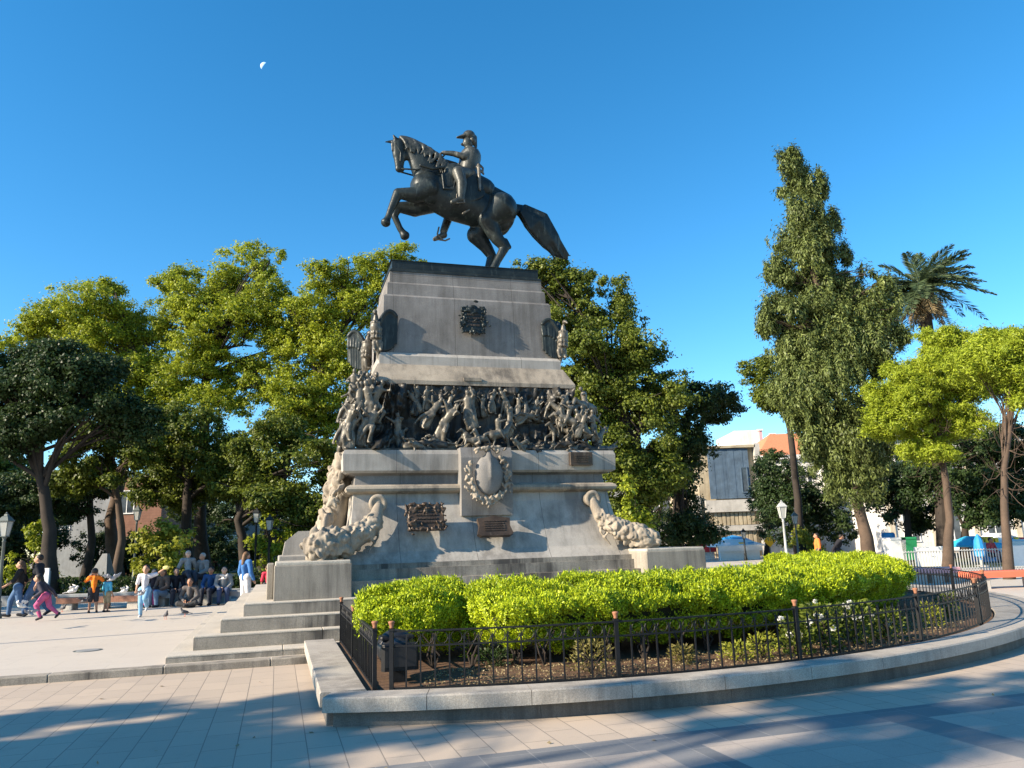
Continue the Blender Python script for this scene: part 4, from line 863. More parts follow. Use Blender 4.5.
ptree('broadleaf_tree', 'twin trunked dark tree farther back on the left', 41, [(82, 592), (92, 540), (90, 500), (92, 470)], .22,
      [(84, 480, 34, 22), (30, 490, 36, 24), (0, 500, 34, 28), (60, 505, 30, 18)], M['leaf_dark'], M['bark'], leafL=.14, group=GL, seed=10)
ptree('broadleaf_tree', 'large dense tree standing behind the right side of the monument', 36, [(648, 560), (645, 500), (635, 440), (600, 380)], .36,
      [(560, 288, 42, 24), (604, 312, 42, 28), (640, 345, 34, 26), (570, 335, 44, 34), (610, 370, 48, 34), (655, 392, 44, 30), (590, 415, 46, 34), (640, 430, 46, 34), (600, 465, 48, 36), (650, 480, 44, 30), (540, 270, 30, 14), (625, 520, 36, 26), (580, 390, 40, 30)], M['leaf_mid'], M['bark'], leafL=.13, dens=4.6, seed=11, group='trees behind the right side of the monument', limbs=3)
ptree('broadleaf_tree', 'dark flat topped tree reaching toward the construction building', 40, [(676, 558), (678, 500), (682, 450), (690, 410)], .28,
      [(700, 398, 38, 16), (722, 410, 24, 12), (672, 420, 34, 26), (690, 445, 28, 20), (668, 470, 36, 28), (680, 510, 32, 24), (690, 530, 30, 18), (655, 535, 34, 20)], M['leaf_dark'], M['bark'], leafL=.13, dens=4.5, seed=12, group='trees behind the right side of the monument')
# right hand trees
ptree('cypress_tree', 'very tall ragged cypress with drooping grey green sprays', 33, [(872, 572), (862, 520), (850, 470), (838, 400), (822, 310), (806, 240)], .25,
      [(790, 165, 14, 16), (812, 190, 18, 20), (790, 205, 20, 24), (828, 222, 18, 18), (802, 240, 34, 24), (836, 258, 18, 18), (782, 268, 20, 18), (820, 282, 34, 26), (780, 308, 24, 18), (850, 292, 16, 18), (812, 325, 42, 28), (768, 322, 14, 12), (870, 285, 20, 22), (880, 305, 20, 22), (848, 342, 34, 28), (800, 360, 32, 26), (830, 385, 40, 30), (872, 345, 26, 26), (890, 332, 18, 20), (808, 412, 26, 24), (845, 425, 36, 32), (875, 400, 24, 30), (830, 455, 26, 22), (868, 452, 26, 26), (815, 440, 18, 22), (791, 160, 8, 10), (797, 182, 14, 18), (806, 215, 22, 24), (815, 250, 24, 26), (820, 300, 30, 30), (838, 360, 34, 32), (852, 440, 30, 34), (845, 318, 24, 24), (795, 390, 22, 26), (858, 480, 22, 24), (835, 478, 16, 20)],
      M['leaf_cypress'], M['bark_warm'], 'cypress', .15, dens=6.5, seed=13, limbs=1, deep=.8)
ptree('broadleaf_tree', 'green round tree half hidden behind the tall cypress', 46, [(800, 560), (798, 500), (790, 430), (782, 400)], .25,
      [(764, 372, 22, 20), (782, 392, 26, 22), (770, 400, 18, 16), (800, 405, 24, 22), (792, 366, 20, 18)], M['leaf_mid'], M['bark'], leafL=.14, seed=14)
ptree('pine_tree', 'bright yellow green pine with open twisted branches', 29, [(948, 575), (950, 520), (944, 470), (938, 430)], .17,
      [(930, 372, 36, 22), (905, 398, 30, 22), (960, 350, 34, 20), (940, 338, 22, 14), (965, 385, 36, 22), (885, 410, 22, 16), (925, 415, 34, 16), (900, 375, 18, 14), (878, 395, 14, 14), (935, 455, 26, 12), (915, 450, 20, 12), (945, 368, 40, 24), (915, 390, 34, 20), (900, 418, 24, 14), (955, 408, 30, 14), (890, 428, 26, 14), (930, 436, 30, 14), (970, 425, 26, 14)], M['leaf_pine'], M['bark_warm'], 'pine', .11, dens=8, seed=15, limbs=3, bare=26, group='pines at the right edge')
ptree('pine_tree', 'yellow pine with a curved reddish trunk at the right edge', 25, [(1009, 578), (1005, 520), (1004, 470), (1012, 410)], .14,
      [(1010, 345, 34, 18), (985, 365, 34, 20), (1030, 375, 34, 22), (990, 340, 22, 12), (1045, 345, 30, 22), (1030, 400, 22, 14), (975, 355, 20, 14), (1000, 360, 40, 24), (1015, 388, 26, 16)], M['leaf_pine'], M['bark_warm'], 'pine', .11, dens=8, seed=16, limbs=3, bare=30, group='pines at the right edge')
GB = 'dark trees in deep shade at the back'
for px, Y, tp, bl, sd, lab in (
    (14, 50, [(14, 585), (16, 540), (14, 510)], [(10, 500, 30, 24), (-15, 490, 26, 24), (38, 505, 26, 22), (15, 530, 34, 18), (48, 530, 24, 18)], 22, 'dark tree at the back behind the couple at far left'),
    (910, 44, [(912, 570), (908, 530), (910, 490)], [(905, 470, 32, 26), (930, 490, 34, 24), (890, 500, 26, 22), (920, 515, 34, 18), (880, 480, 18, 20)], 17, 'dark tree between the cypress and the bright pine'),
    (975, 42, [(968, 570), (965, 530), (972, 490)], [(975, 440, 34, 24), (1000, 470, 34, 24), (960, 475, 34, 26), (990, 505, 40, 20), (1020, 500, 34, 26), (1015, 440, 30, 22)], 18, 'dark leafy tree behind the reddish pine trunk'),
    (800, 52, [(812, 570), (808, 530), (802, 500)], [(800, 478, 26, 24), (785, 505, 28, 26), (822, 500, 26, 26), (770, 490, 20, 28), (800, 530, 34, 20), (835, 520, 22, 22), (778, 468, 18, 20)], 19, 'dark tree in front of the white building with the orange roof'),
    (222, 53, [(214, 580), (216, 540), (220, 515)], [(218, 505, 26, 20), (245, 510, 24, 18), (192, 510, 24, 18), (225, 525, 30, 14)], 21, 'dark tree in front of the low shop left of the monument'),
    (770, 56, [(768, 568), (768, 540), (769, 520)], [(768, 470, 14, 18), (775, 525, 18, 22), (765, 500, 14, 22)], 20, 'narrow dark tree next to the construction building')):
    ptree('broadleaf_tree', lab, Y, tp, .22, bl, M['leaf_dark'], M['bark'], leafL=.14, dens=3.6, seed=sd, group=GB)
# small trees and shrubs under the left row
def shrub(name, label, px, py, Y, h, wd_, mat, n, seed, group=None, cat='shrub', leafL=.14):
    b = at(px, py, Y); b[2] = GZ; rng = np.random.default_rng(seed)
    bl = [(b + np.array([rng.uniform(-.55, .55) * wd_, rng.uniform(-.4, .4) * wd_, h * rng.uniform(.3, .78)]), (wd_ * .5, wd_ * .45, h * .26), n / 6) for _ in range(6)]
    bl.append((b + np.array([0, 0, h * .8]), (wd_ * .28, wd_ * .28, h * .22), n / 7))
    r = make_tree(name, label, b, [b + np.array([0, 0, h * .3]), b + np.array([.05, 0, h * .6])], .05 + .012 * h, bl, mat, M['bark'], 'broad', leafL, group, seed, 1); r['category'] = cat; return r
shrub('young_tree', 'small bright yellow sapling behind the seated people', 166, 586, 33, 2.9, 1.5, M['leaf_yellow'], 5200, 31, cat='young tree', leafL=.17)
shrub('young_tree', 'light green leafy bush beside the trunk of the dark leaning tree', 268, 580, 36, 3.2, 1.1, M['leaf_plane'], 3200, 32, cat='young tree')
shrub('young_tree', 'green bush with yellow leaves right of the lamp post at far left', 32, 580, 36, 3.4, 1.7, M['leaf_plane'], 5000, 33, cat='young tree')
shrub('young_tree', 'bush growing at the foot of the right side of the monument', 632, 548, 30, 3.9, 1.0, M['leaf_plane'], 3600, 34, cat='young tree')
shrub('young_tree', 'small yellow green bush under the right lamp posts', 806, 560, 46, 2.2, 1.0, M['leaf_yellow'], 1600, 35, cat='young tree')
GS = 'dark shrubs in the shade beneath the left trees'
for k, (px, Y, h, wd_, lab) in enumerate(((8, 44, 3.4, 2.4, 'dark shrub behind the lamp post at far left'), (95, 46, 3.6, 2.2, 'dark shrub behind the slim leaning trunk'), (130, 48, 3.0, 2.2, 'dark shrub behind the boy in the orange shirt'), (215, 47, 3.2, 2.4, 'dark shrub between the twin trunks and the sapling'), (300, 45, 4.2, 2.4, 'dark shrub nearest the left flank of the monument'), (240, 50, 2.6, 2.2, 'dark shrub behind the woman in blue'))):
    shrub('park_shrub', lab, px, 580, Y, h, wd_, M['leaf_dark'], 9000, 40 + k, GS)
# palm
def palm():
    Y = 42; b = at(945, 560, Y); b[2] = GZ; c = at(921, 287, Y); rng = np.random.default_rng(3)
    r = thing('palm_tree', 'tall date palm with feathery dark fronds and a brown skirt', 'palm tree', b); q = Mesh()
    pts = [b + (c - b) * t + np.array([.25 * math.sin(3 * t), 0, 0]) for t in np.linspace(0, 1, 14)]; q.tube([p - b for p in pts], list(np.linspace(.40, .30, 14)), 10)
    for k in range(120):
        t = rng.uniform(.35, .98); p = b + (c - b) * t + np.array([.25 * math.sin(3 * t), 0, 0]); an = rng.uniform(0, 6.28); d = np.array([math.cos(an), math.sin(an), 0]); q.tube([p - b + d * .28, p - b + d * .42 + [0, 0, .12]], [.05, .02], 4)
    q.build('trunk', M['bark'], r)
    def frond(el, az, L, droop, mat, name):
        d = np.array([math.cos(az) * math.cos(el), math.sin(az) * math.cos(el), math.sin(el)]); pts = []
        for t in np.linspace(0, 1, 12): pts.append(c + d * L * t + np.array([0, 0, -droop * L * t * t]))
        P = []; D = []; Ls = []
        tt = np.linspace(.1, 1, 52)
        for t in tt:
            i = t * 11; k = min(10, int(i)); f = i - k; p = pts[k] * (1 - f) + pts[k + 1] * f; tg = pts[k + 1] - pts[k]; tg /= np.linalg.norm(tg); sd = np.cross(tg, [0, 0, 1.0]); sd /= np.linalg.norm(sd) + 1e-6; upv = np.cross(sd, tg)
            for s_ in (-1, 1): P.append(p); D.append(tg * .75 + s_ * sd * .75 + upv * rng.uniform(-.25, .25)); Ls.append(.62 * math.sin(math.pi * (.12 + .82 * t)) + .06)
        V = leafquads(np.array(P), unit(np.array(D)), np.array(Ls), .065, rng); q = Mesh(); q.tube([p - b for p in pts], list(np.linspace(.035, .008, 12)), 5)
        n = len(V); V = V - b.astype(np.float32); vs = [tuple(v) for v in V] + q.v; fs = [tuple(x) for x in quads(V).tolist()] + [tuple(i + n for i in f) for f in q.f]
        link(bpy.data.objects.new(name, raw_mesh(name, vs, fs, mat)), r)
    for k in range(58):
        el = math.asin(rng.uniform(-.45, .96)); frond(el, k * 2.39996, rng.uniform(3.1, 3.8), .16 + .26 * max(0, math.cos(el)), M['leaf_palm'], 'frond')
    for k in range(10): frond(rng.uniform(-1.2, -.8), k * .65, rng.uniform(1.6, 2.2), .3, M['leaf_dead'], 'dead_frond')
palm()
# trees out of the picture to the left and behind, whose shade falls across the foreground
GO = 'trees beyond the left edge whose shade crosses the paving'
SH = np.array([-math.cos(SUN_YAW) / math.tan(SUN_EL), -math.sin(SUN_YAW) / math.tan(SUN_EL), 1.0])
def offtree(x, y, h, spots, seed, lab, leaf='leaf_mid', lf=.24):
    b = np.array([x, y, 0.0]); bl = [(np.array([gx, gy, 0]) + SH * z, (r_, r_, r_ * .5), n) for gx, gy, z, r_, n in spots]      # crowns that shade the ground at (gx, gy)
    make_tree('shade_tree', lab, b, [b + np.array([.1, .1, h * .35]), b + np.array([-.1, .2, h * .7])], .22, bl, M[leaf], M['bark'], 'broad', lf, GO, seed, 2)
offtree(-21.5, -1.5, 9.0, [(-5.2, 8.0, 9.0, 1.6, 3000), (-3.8, 7.3, 9.4, 1.5, 2400), (-3.2, 8.7, 8.6, .8, 420), (-5.6, 6.6, 9.2, 1.9, 5000), (-2.3, 6.8, 9.8, 1.0, 700), (-1.4, 7.7, 9.2, .7, 230), (-2.7, 9.5, 9.0, .5, 130)], 61, 'tree outside the left edge nearest the steps')
offtree(-14.5, -2.0, 9.5, [(2.6, 8.2, 9.8, 1.0, 430), (4.3, 8.9, 10.0, 1.0, 430), (5.4, 7.8, 10.6, 1.1, 480), (.1, 8.4, 9.4, .5, 110), (3.6, 7.2, 10.8, .9, 320), (6.4, 9.3, 9.6, .9, 330), (2.0, 6.2, 10, .7, 200)], 62, 'tree standing behind the photographer to the left')
offtree(-26.0, 19.5, 7.0, [(-10.5, 27.0, 7.0, 1.7, 3600), (-13.8, 27.2, 7.0, 1.8, 3600), (-8.0, 27.6, 7.2, 1.5, 2600), (-17.5, 27.6, 7.0, 1.8, 3600), (-21, 28, 7, 1.8, 3600)], 64, 'tree outside the left edge that shades the bench')
for k, (x, y, z, r_) in enumerate(((-35, 38, 6.5, 4.2), (-38, 29, 6.5, 4.2), (-31, 26.5, 5.0, 3.2), (-42, 42, 7.5, 4.6), (-33, 47, 7, 4.2))):
    b = np.array([x, y, GZ]); make_tree('shade_tree', ('leafy tree outside the left edge of the picture beside the park', 'tree outside the left edge nearest the kerb', 'small tree outside the left edge by the low hedge', 'tree outside the left edge farthest out', 'tree outside the left edge farthest back')[k], b, [b + np.array([0, 0, z * .5]), b + np.array([.2, 0, z])], .3, [(b + np.array([RNG.normal(0, 1.2), RNG.normal(0, 1.2), z + RNG.normal(0, .9)]), (r_ * .6, r_ * .6, r_ * .42), 2600) for _ in range(5)], M['leaf_mid'], M['bark'], 'broad', .34, GO, 80 + k, 2)
# ------------------------------------------------------------------ buildings behind the trees
def bbuild(px0, px1, ytop, Y, depth, zb=GZ):
    p0 = at(px0, 500, Y); p1 = at(px1, 500, Y); zt = at((px0 + px1) / 2, ytop, Y)[2]; return p0[0], p1[0], zt
def zat(px, py, Y): return float(at(px, py, Y)[2])
def xat(px, py, Y): return float(at(px, py, Y)[0])
def window(mesh_parent, x0, x1, z0, z1, yf, frame=M['white_paint'], name='window'):
    q = Mesh(); e = .08
    q.box(x0 - e, x1 + e, yf - .05, yf + .02, z1, z1 + e); q.box(x0 - e, x1 + e, yf - .08, yf + .02, z0 - e, z0); q.box(x0 - e, x0, yf - .05, yf + .02, z0, z1); q.box(x1, x1 + e, yf - .05, yf + .02, z0, z1)
    if x1 - x0 > .6: q.box((x0 + x1) / 2 - .03, (x0 + x1) / 2 + .03, yf - .04, yf + .02, z0, z1)
    o = q.build(name, frame, mesh_parent); q = Mesh(); q.box(x0, x1, yf - .012, yf + .02, z0, z1); q.build('pane', M['glass'], o); return o
# unfinished building with blue mesh and timber coloured panels
Y = 62; r = thing('construction_building', 'unfinished building with dark blue mesh above pale timber panels', 'building')
x0, x1 = xat(700, 500, Y), xat(757, 500, Y); zt = zat(730, 446, Y); zn = zat(730, 500, Y); zs = zat(730, 512, Y); zc = zat(730, 527, Y); ze = zat(730, 531, Y); zb = zat(730, 556, Y)
q = Mesh(); q.box(x0, x1, Y, Y + 12, GZ, zt - .05); q.box(x0 - .3, x1 + .1, Y - .5, Y - .003, zt - .2, zt); q.build('frame_body', M['beige_panel'], r)
q = Mesh()
n = 14
for i in range(n):
    xa, xb = x0 + .8 + (x1 - x0 - 1.3) * i / n, x0 + .8 + (x1 - x0 - 1.3) * (i + 1) / n
    q.box(xa, xb + .02, Y - .30 - .012 * math.sin(i * 1.9), Y - .24, zn + .1, zt - .25)
q.build('blue_mesh', M['blue_net'], r)
q = Mesh(); q.box(x0 + .3, x1, Y - .55, Y - .004, zs, zn); q.box(x0 + .3, x1, Y - .5, Y - .004, ze, zc + .12); q.build('floor_slab', M['concrete'], r)
q = Mesh()
for (za, zb_) in ((zc + .15, zs - .02), (zb + .2, ze - .02)):
    for i in range(11):
        xa = x0 + .6 + (x1 - x0 - .9) * i / 11; q.box(xa, xa + (x1 - x0 - .9) / 11 - .06, Y - .22 - .03 * (i % 2), Y - .005, za, zb_)
q.build('panelling', M['beige_panel'], r)
q = Mesh(); q.box(x1 + .02, x1 + .45, Y - .5, Y + 2, GZ, zt + .1); q.build('edge_column', M['concrete'], r)
q = Mesh(); q.box(x0 - .4, x0 - .05, Y - .4, Y + 2, GZ, zn + .4); q.build('edge_column', M['concrete'], r)
window(r, xat(741, 480, Y), xat(746, 480, Y), zat(745, 492, Y), zat(745, 468, Y), Y - .32, M['blue_net'])
# white building with orange roof
Y = 74; r = thing('white_building', 'white building with an orange tiled roof rising behind the dark trees', 'building')
x0, x1 = xat(764, 500, Y), xat(878, 500, Y); zt = zat(800, 456, Y); zh = zt + 1.7
q = Mesh(); q.box(x0, x1, Y, Y + 14, GZ, zt); q.box(x0 - .35, x1, Y - .35, Y - .003, zt - .3, zt + .12); q.box(x0 - .2, x1, Y - .18, Y - .003, zt - 3.6, zt - 3.35); q.box(x0, x1, Y - .12, Y - .003, zat(800, 545, Y), zat(800, 543, Y)); q.build('wall', M['white_wall'], r)
q = Mesh(); q.add([(x0 - .3, Y - .3, zt + .13), (x1, Y - .3, zt + .13), (x1, Y + 7, zt + 3.1), (x0 + 3.5, Y + 7, zt + 3.1), (x0 - .3, Y + 14, zt + .13), (x1, Y + 14, zt + .13)], [(0, 1, 2, 3), (0, 3, 4), (3, 2, 5, 4)]); q.build('roof', M['orange_roof'], r)
for px in (800, 807, 850, 862): window(r, xat(px, 470, Y), xat(px + 4, 470, Y), zat(px, 484, Y), zat(px, 468, Y), Y)
for px in (838, 848, 860): window(r, xat(px, 540, Y), xat(px + 5, 540, Y), zat(px, 553, Y), zat(px, 541, Y), Y)
q = Mesh(); q.box(xat(853, 550, Y), xat(858, 550, Y), Y - .06, Y + .02, GZ, zat(855, 544, Y)); q.build('door', M['grey_wall'], r)
# pink block beyond it
Y = 96; r = thing('pink_building', 'pale pink flat roofed building far behind the orange roof', 'building')
x0, x1 = xat(741, 500, Y), xat(784, 500, Y); zt = zat(760, 430, Y)
q = Mesh(); q.box(x0, x0 + 2.9, Y, Y + 9, GZ, zt); q.build('pale_wing', M['white_wall'], r); q = Mesh(); q.box(x0 + 2.92, x1 - 2.0, Y - .4, Y + 9, GZ, zt - .15); q.box(x1 - 1.98, x1, Y - .3, Y + 9, GZ, zt - 1.4); q.build('wall', M['pink_wall'], r)
q = Mesh(); q.box(x0 + 2.8, x1 - 1.9, Y - .55, Y + 9.1, zt - .14, zt + .05); q.build('parapet', M['white_wall'], r); window(r, x0 + 4.2, x0 + 4.9, zt - 1.6, zt - .6, Y - .4)
# long pale facade behind the right trees
Y = 60; r = thing('long_facade', 'long pale building with cornice seen through the pines at right', 'building')
x0, x1 = xat(882, 500, Y), xat(1120, 500, Y); zt = zat(1000, 428, Y)
q = Mesh(); q.box(x0, x1, Y, Y + 12, GZ, zt); q.box(x0 - .3, x1 + .3, Y - .4, Y - .003, zt - .5, zt + .1); q.box(x0 - .1, x1, Y - .2, Y - .003, zt - 3.9, zt - 3.6); q.build('wall', M['white_wall'], r)
q = Mesh()
k = x0 + .3
while k < x1: q.box(k, k + .4, Y - .1, Y - .004, GZ, zt - .51); k += 3.2
q.build('pilaster', M['cream_wall'], r)
k = x0 + 1.4
while k < x1 - 1.5: window(r, k, k + 1.1, zt - 3.2, zt - 1.2, Y); window(r, k, k + 1.1, GZ + .8, GZ + 3.2, Y); k += 3.2
# left: buildings glimpsed between the trunks
Y = 66; r = thing('pale_building', 'pale apartment building glimpsed through the leaves at far left', 'building')
x0, x1 = xat(46, 500, Y), xat(112, 500, Y); zt = zat(60, 470, Y)
q = Mesh(); q.box(x0, x1, Y, Y + 10, GZ, zt); q.build('wall', M['grey_wall'], r)
k = x0 + 1
while k < x1 - 2: window(r, k, k + 1.2, zt - 2.2, zt - .9, Y); window(r, k, k + 1.2, zt - 5, zt - 3.4, Y); k += 3.3
Y = 58; r = thing('brick_building', 'reddish brick building front glimpsed between left trunks', 'building')
x0, x1 = xat(110, 500, Y), xat(162, 500, Y); zt = zat(130, 478, Y)
q = Mesh(); q.box(x0, x1, Y, Y + 10, GZ, zt); q.build('wall', M['brick_wall'], r); window(r, x0 + .8, x0 + 1.8, zt - 2.6, zt - 1.0, Y); window(r, x0 + 2.6, x0 + 3.4, GZ + .1, GZ + 2.3, Y)
Y = 64; r = thing('low_dark_building', 'low dark shop front with a white fascia behind the trees left of the monument', 'building')
x0, x1 = xat(165, 500, Y), xat(330, 500, Y); zt = zat(230, 520, Y)
q = Mesh(); q.box(x0, x1, Y, Y + 10, GZ, zt); q.build('wall', M['grey_wall'], r)
q = Mesh(); q.box(xat(190, 540, Y), xat(244, 540, Y), Y - .6, Y - .01, zat(215, 545, Y), zat(215, 536, Y)); q.build('fascia', M['white_paint'], r)
k = x0 + 2
while k < x1 - 2: window(r, k, k + 2.2, GZ + .5, GZ + 2.4, Y, M['grey_wall']); k += 3.4
Y = 75; r = thing('grey_building', 'grey building hidden behind the trees right of the monument', 'building')
x0, x1 = xat(560, 500, Y), xat(690, 500, Y); zt = zat(640, 480, Y); q = Mesh(); q.box(x0, x1, Y, Y + 8, GZ, zt); q.build('wall', M['grey_wall'], r); window(r, x0 + 2, x0 + 4, zt - 3, zt - 1, Y); window(r, x1 - 4, x1 - 2, zt - 3, zt - 1, Y)

# ------------------------------------------------------------------ street lamps
def lamp(mat, label, px, py_top, Y, base_py=None):
    p = at(px, py_top, Y); b = np.array([p[0], p[1], GZ]); h = p[2] - GZ
    r = thing('street_lamp', label, 'street lamp', b, 0, 'lantern lamp posts around the square')
    q = Mesh(); q.lathe([(.13, 0), (.13, .10), (.10, .14), (.085, .42), (.10, .45), (.065, .50), (.05, 1.2), (.04, h - .86), (.06, h - .84), (.035, h - .80), (.06, h - .74), (.075, h - .70)], n=12); q.build('post', mat, r, smooth=True)
    def fr(s, z): return [(-s, -s, z), (s, -s, z), (s, s, z), (-s, s, z)]
    q = Mesh(); q.loft([fr(.075, h - .69), fr(.128, h - .28)]); q.build('lantern_glass', M['lamp_glass'], r)
    q = Mesh()
    for sx in (-1, 1):
        for sy in (-1, 1): q.tube([(sx * .078, sy * .078, h - .70), (sx * .133, sy * .133, h - .27)], .012, 4)
    q.loft([fr(.09, h - .705), fr(.09, h - .685)]); q.build('lantern_frame', mat, r)
    q = Mesh(); q.loft([fr(.155, h - .275), fr(.16, h - .25), fr(.08, h - .13), fr(.05, h - .11), fr(.04, h - .06)]); q.build('lantern_roof', mat, r)
    q = Mesh(); q.lathe([(.02, h - .06), (.04, h - .04), (.02, h - .02), (.008, h)], n=8); q.build('finial', mat, r); return r
lamp(M['lamp_metal'], 'grey green lantern lamp post at the far left beside the standing couple', 7, 512, 22.5)
lamp(M['lamp_pale'], 'brightest pale lamp post in front of the dark trees at right', 781, 500, 31)
lamp(M['lamp_metal'], 'smaller grey lamp post just right of the bright pale one', 794, 511, 43)
lamp(M['lamp_pale'], 'pale lamp post above the right corner block of the monument', 680, 517, 47)
lamp(M['lamp_black'], 'thin black lamp post in front of the construction building', 743, 528, 52)
lamp(M['lamp_black'], 'dark lamp post in tree shade left of the monument flank', 270, 514, 34)
lamp(M['lamp_black'], 'dark lamp post left of the woman in blue in tree shade', 257, 507, 35)
lamp(M['lamp_metal'], 'lamp post just outside the left edge whose thin shadow crosses the square', -180, 415, 14.4)
lamp(M['lamp_metal'], 'lamp post standing in front of the brick building', 138, 505, 36)

# ------------------------------------------------------------------ benches, kerbs, stalls and other furniture
def longbench(name, label, px0, px1, py, Y0, mat, cat='bench', group=None, hgt=.42):
    p = at(px0, py, Y0); q_ = at(px1, py, Y0); L = q_[0] - p[0]; r = thing(name, label, cat, (p[0] + L / 2, Y0, GZ), 0, group)
    q = Mesh(); q.bevbox(-L / 2, L / 2, -.24, .24, hgt - .17, hgt, .03); q.build('seat', mat, r)
    for k in range(3):
        q = Mesh(); x = -L / 2 + L * (.12 + .38 * k); q.bevbox(x - .18, x + .18, -.18, .18, 0, hgt - .172, .02); q.build('support', M['concrete'], r)
    return r
longbench('long_bench', 'long orange red bench slab at the right edge', 962, 1100, 570, 21.5, M['red_bench'], group='painted slab benches at the right', hgt=.46)
longbench('long_bench', 'short faded pink bench slab left of the orange red one', 912, 957, 570, 24.5, M['pink_wall'], group='painted slab benches at the right', hgt=.46)
longbench('long_bench', 'low dark bench slab beneath the people seated on the left', 148, 262, 598, 25.6, M['grey_wall'], hgt=.42)
longbench('long_bench', 'low reddish brown bench slab behind the boy in orange', 60, 146, 598, 25.2, M['brick_wall'], hgt=.38)
pl = thing('planter_kerb', 'long low dark kerb along the edge of the shaded park behind the people', 'kerb wall', (-14, 28.6, GZ)); q = Mesh(); q.bevbox(-16, 9.5, -.2, .2, 0, .34, .03); q.build('kerb_stones', M['grey_wall'], pl)
def lowhedge(name, label, x0, x1, y, h, mat, seed, n):
    r = thing(name, label, 'hedge', ((x0 + x1) / 2, y, GZ)); rng = np.random.default_rng(seed); P = np.stack([rng.uniform(x0, x1, n) - (x0 + x1) / 2, rng.uniform(-.4, .4, n), rng.uniform(.1, h, n)], -1); P[:, 2] += .08 * vnoise(P, 3, rng)
    V = leafquads(P, unit(rng.normal(0, 1, (n, 3)) + [0, -.4, .5]), .13 * rng.uniform(.6, 1.4, n), .07, rng); link(bpy.data.objects.new('foliage', raw_mesh('hedge_leaves', V, quads(V), mat)), r); return r
lowhedge('low_hedge', 'low dark hedge behind the reddish brown bench', -26, -12.6, 29.2, .85, M['leaf_dark'], 71, 9000)
lowhedge('low_hedge', 'low dark hedge behind the seated group of people', -12.2, -5.0, 29.2, .8, M['leaf_dark'], 72, 6000)
def board(name, label, px0, px1, py0, py1, Y, mat, cat, leg=True, tilt=0):
    p = at(px0, py1, Y); q_ = at(px1, py0, Y); x0, x1 = p[0], q_[0]; zb, zt = max(GZ + .05, p[2]), q_[2]
    r = thing(name, label, cat, ((x0 + x1) / 2, Y, GZ), tilt); L = (x1 - x0) / 2; q = Mesh(); q.bevbox(-L, L, -.03, .03, zb - GZ, zt - GZ, .01); q.build('panel', mat, r)
    for s_ in (-1, 1): q = Mesh(); q.box(s_ * L * .85 - .03, s_ * L * .85 + .03, .032, .08, 0, zt - GZ - .1); q.build('leg', M['grey_wall'], r)
    return r
board('white_board', 'blank white board standing behind the pink bench at right', 917, 947, 546, 569, 34, M['white_paint'], 'board', tilt=-.08)
board('white_board', 'white board at the right edge behind the reddish pine trunk', 1012, 1030, 545, 566, 27.5, M['white_paint'], 'board')
board('white_board', 'small pale board leaning by a trunk at far left', 39, 50, 568, 588, 27.6, M['white_paint'], 'board')
r = thing('small_tent', 'grey blue pointed tent between the trunks at left', 'tent', (xat(101, 560, 34), 34, GZ)); q = Mesh(); q.loft([[(-.62, -.6, 0), (.62, -.6, 0), (.62, .6, 0), (-.62, .6, 0)], [(.10, -.1, 1.75), (.30, -.1, 1.75), (.30, .1, 1.75), (.10, .1, 1.75)]]); q.build('canvas', M['grey_wall'], r); q = Mesh(); q.loft([[(-.15, -.62, 0), (.15, -.62, 0), (.15, -.3, 0), (-.15, -.3, 0)], [(.1, -.36, .9), (.14, -.36, .9), (.14, -.3, .9), (.1, -.3, .9)]]); q.build('flap', M['white_paint'], r)
# low park railing on the right
r = thing('park_railing', 'low grey metal railing in front of the stalls at right', 'railing', (xat(905, 565, 30), 30, GZ)); L = xat(1060, 565, 30) - xat(905, 565, 30)
q = Mesh(); q.box(0, L, -.015, .015, .78, .81); q.box(0, L, -.015, .015, .12, .15); q.build('rail', M['lamp_pale'], r)
BAR = raw_mesh('bar', *(lambda m_: (m_.v, m_.f))(Mesh().box(-.013, .013, -.013, .013, 0, .84)), M['lamp_pale'])
for k in range(56): o = bpy.data.objects.new('bar', BAR); link(o, r); o.location = (L * k / 55, .03, 0)
# stalls
def stall(label, px0, px1, pyt, Y, cover, body, awn=.5):
    x0, x1 = xat(px0, 550, Y), xat(px1, 550, Y); h = zat((px0 + px1) / 2, pyt, Y) - GZ; L = (x1 - x0) / 2
    r = thing('market_stall', label, 'stall', ((x0 + x1) / 2, Y, GZ), 0, 'stalls along the far side of the square')
    q = Mesh(); q.loft([[(-L - .2, -1.3, h - .5), (L + .2, -1.3, h - .5), (L + .2, 1.2, h - .5), (-L - .2, 1.2, h - .5)], [(-L - .2, -1.3, h - .42), (L + .2, -1.3, h - .42), (L + .2, 1.2, h - .42), (-L - .2, 1.2, h - .42)], [(-L * .4, -.2, h), (L * .4, -.2, h), (L * .4, .2, h), (-L * .4, .2, h)]]); q.build('canopy', cover, r)
    q = Mesh(); q.box(-L, L, -1.31, -1.29, h - .8, h - .5)
    q.build('valance', cover, r)
    for sx in (-1, 1):
        for sy in (-1.2, 1.1): q = Mesh(); q.tube([(sx * L, sy, 0), (sx * L, sy, h - .5)], .03, 6); q.build('pole', M['lamp_pale'], r)
    q = Mesh(); q.bevbox(-L * .9, L * .9, -1.1, -.5, 0, .9, .02); q.build('counter', body, r)
    for k in range(5): q = Mesh(); x = -L * .8 + k * L * .4; q.bevbox(x, x + L * .28, -1.05, -.7, .902, .902 + U(.12, .35), .02); q.build('goods', random.choice([M['red_paint'], M['yellow_paint'], M['blue_tarp'], M['white_paint']]), r)
    return r
stall('stall under a bright cyan canopy left of the reddish pine trunk', 962, 986, 536, 38, M['cyan_tarp'], M['blue_tarp'])
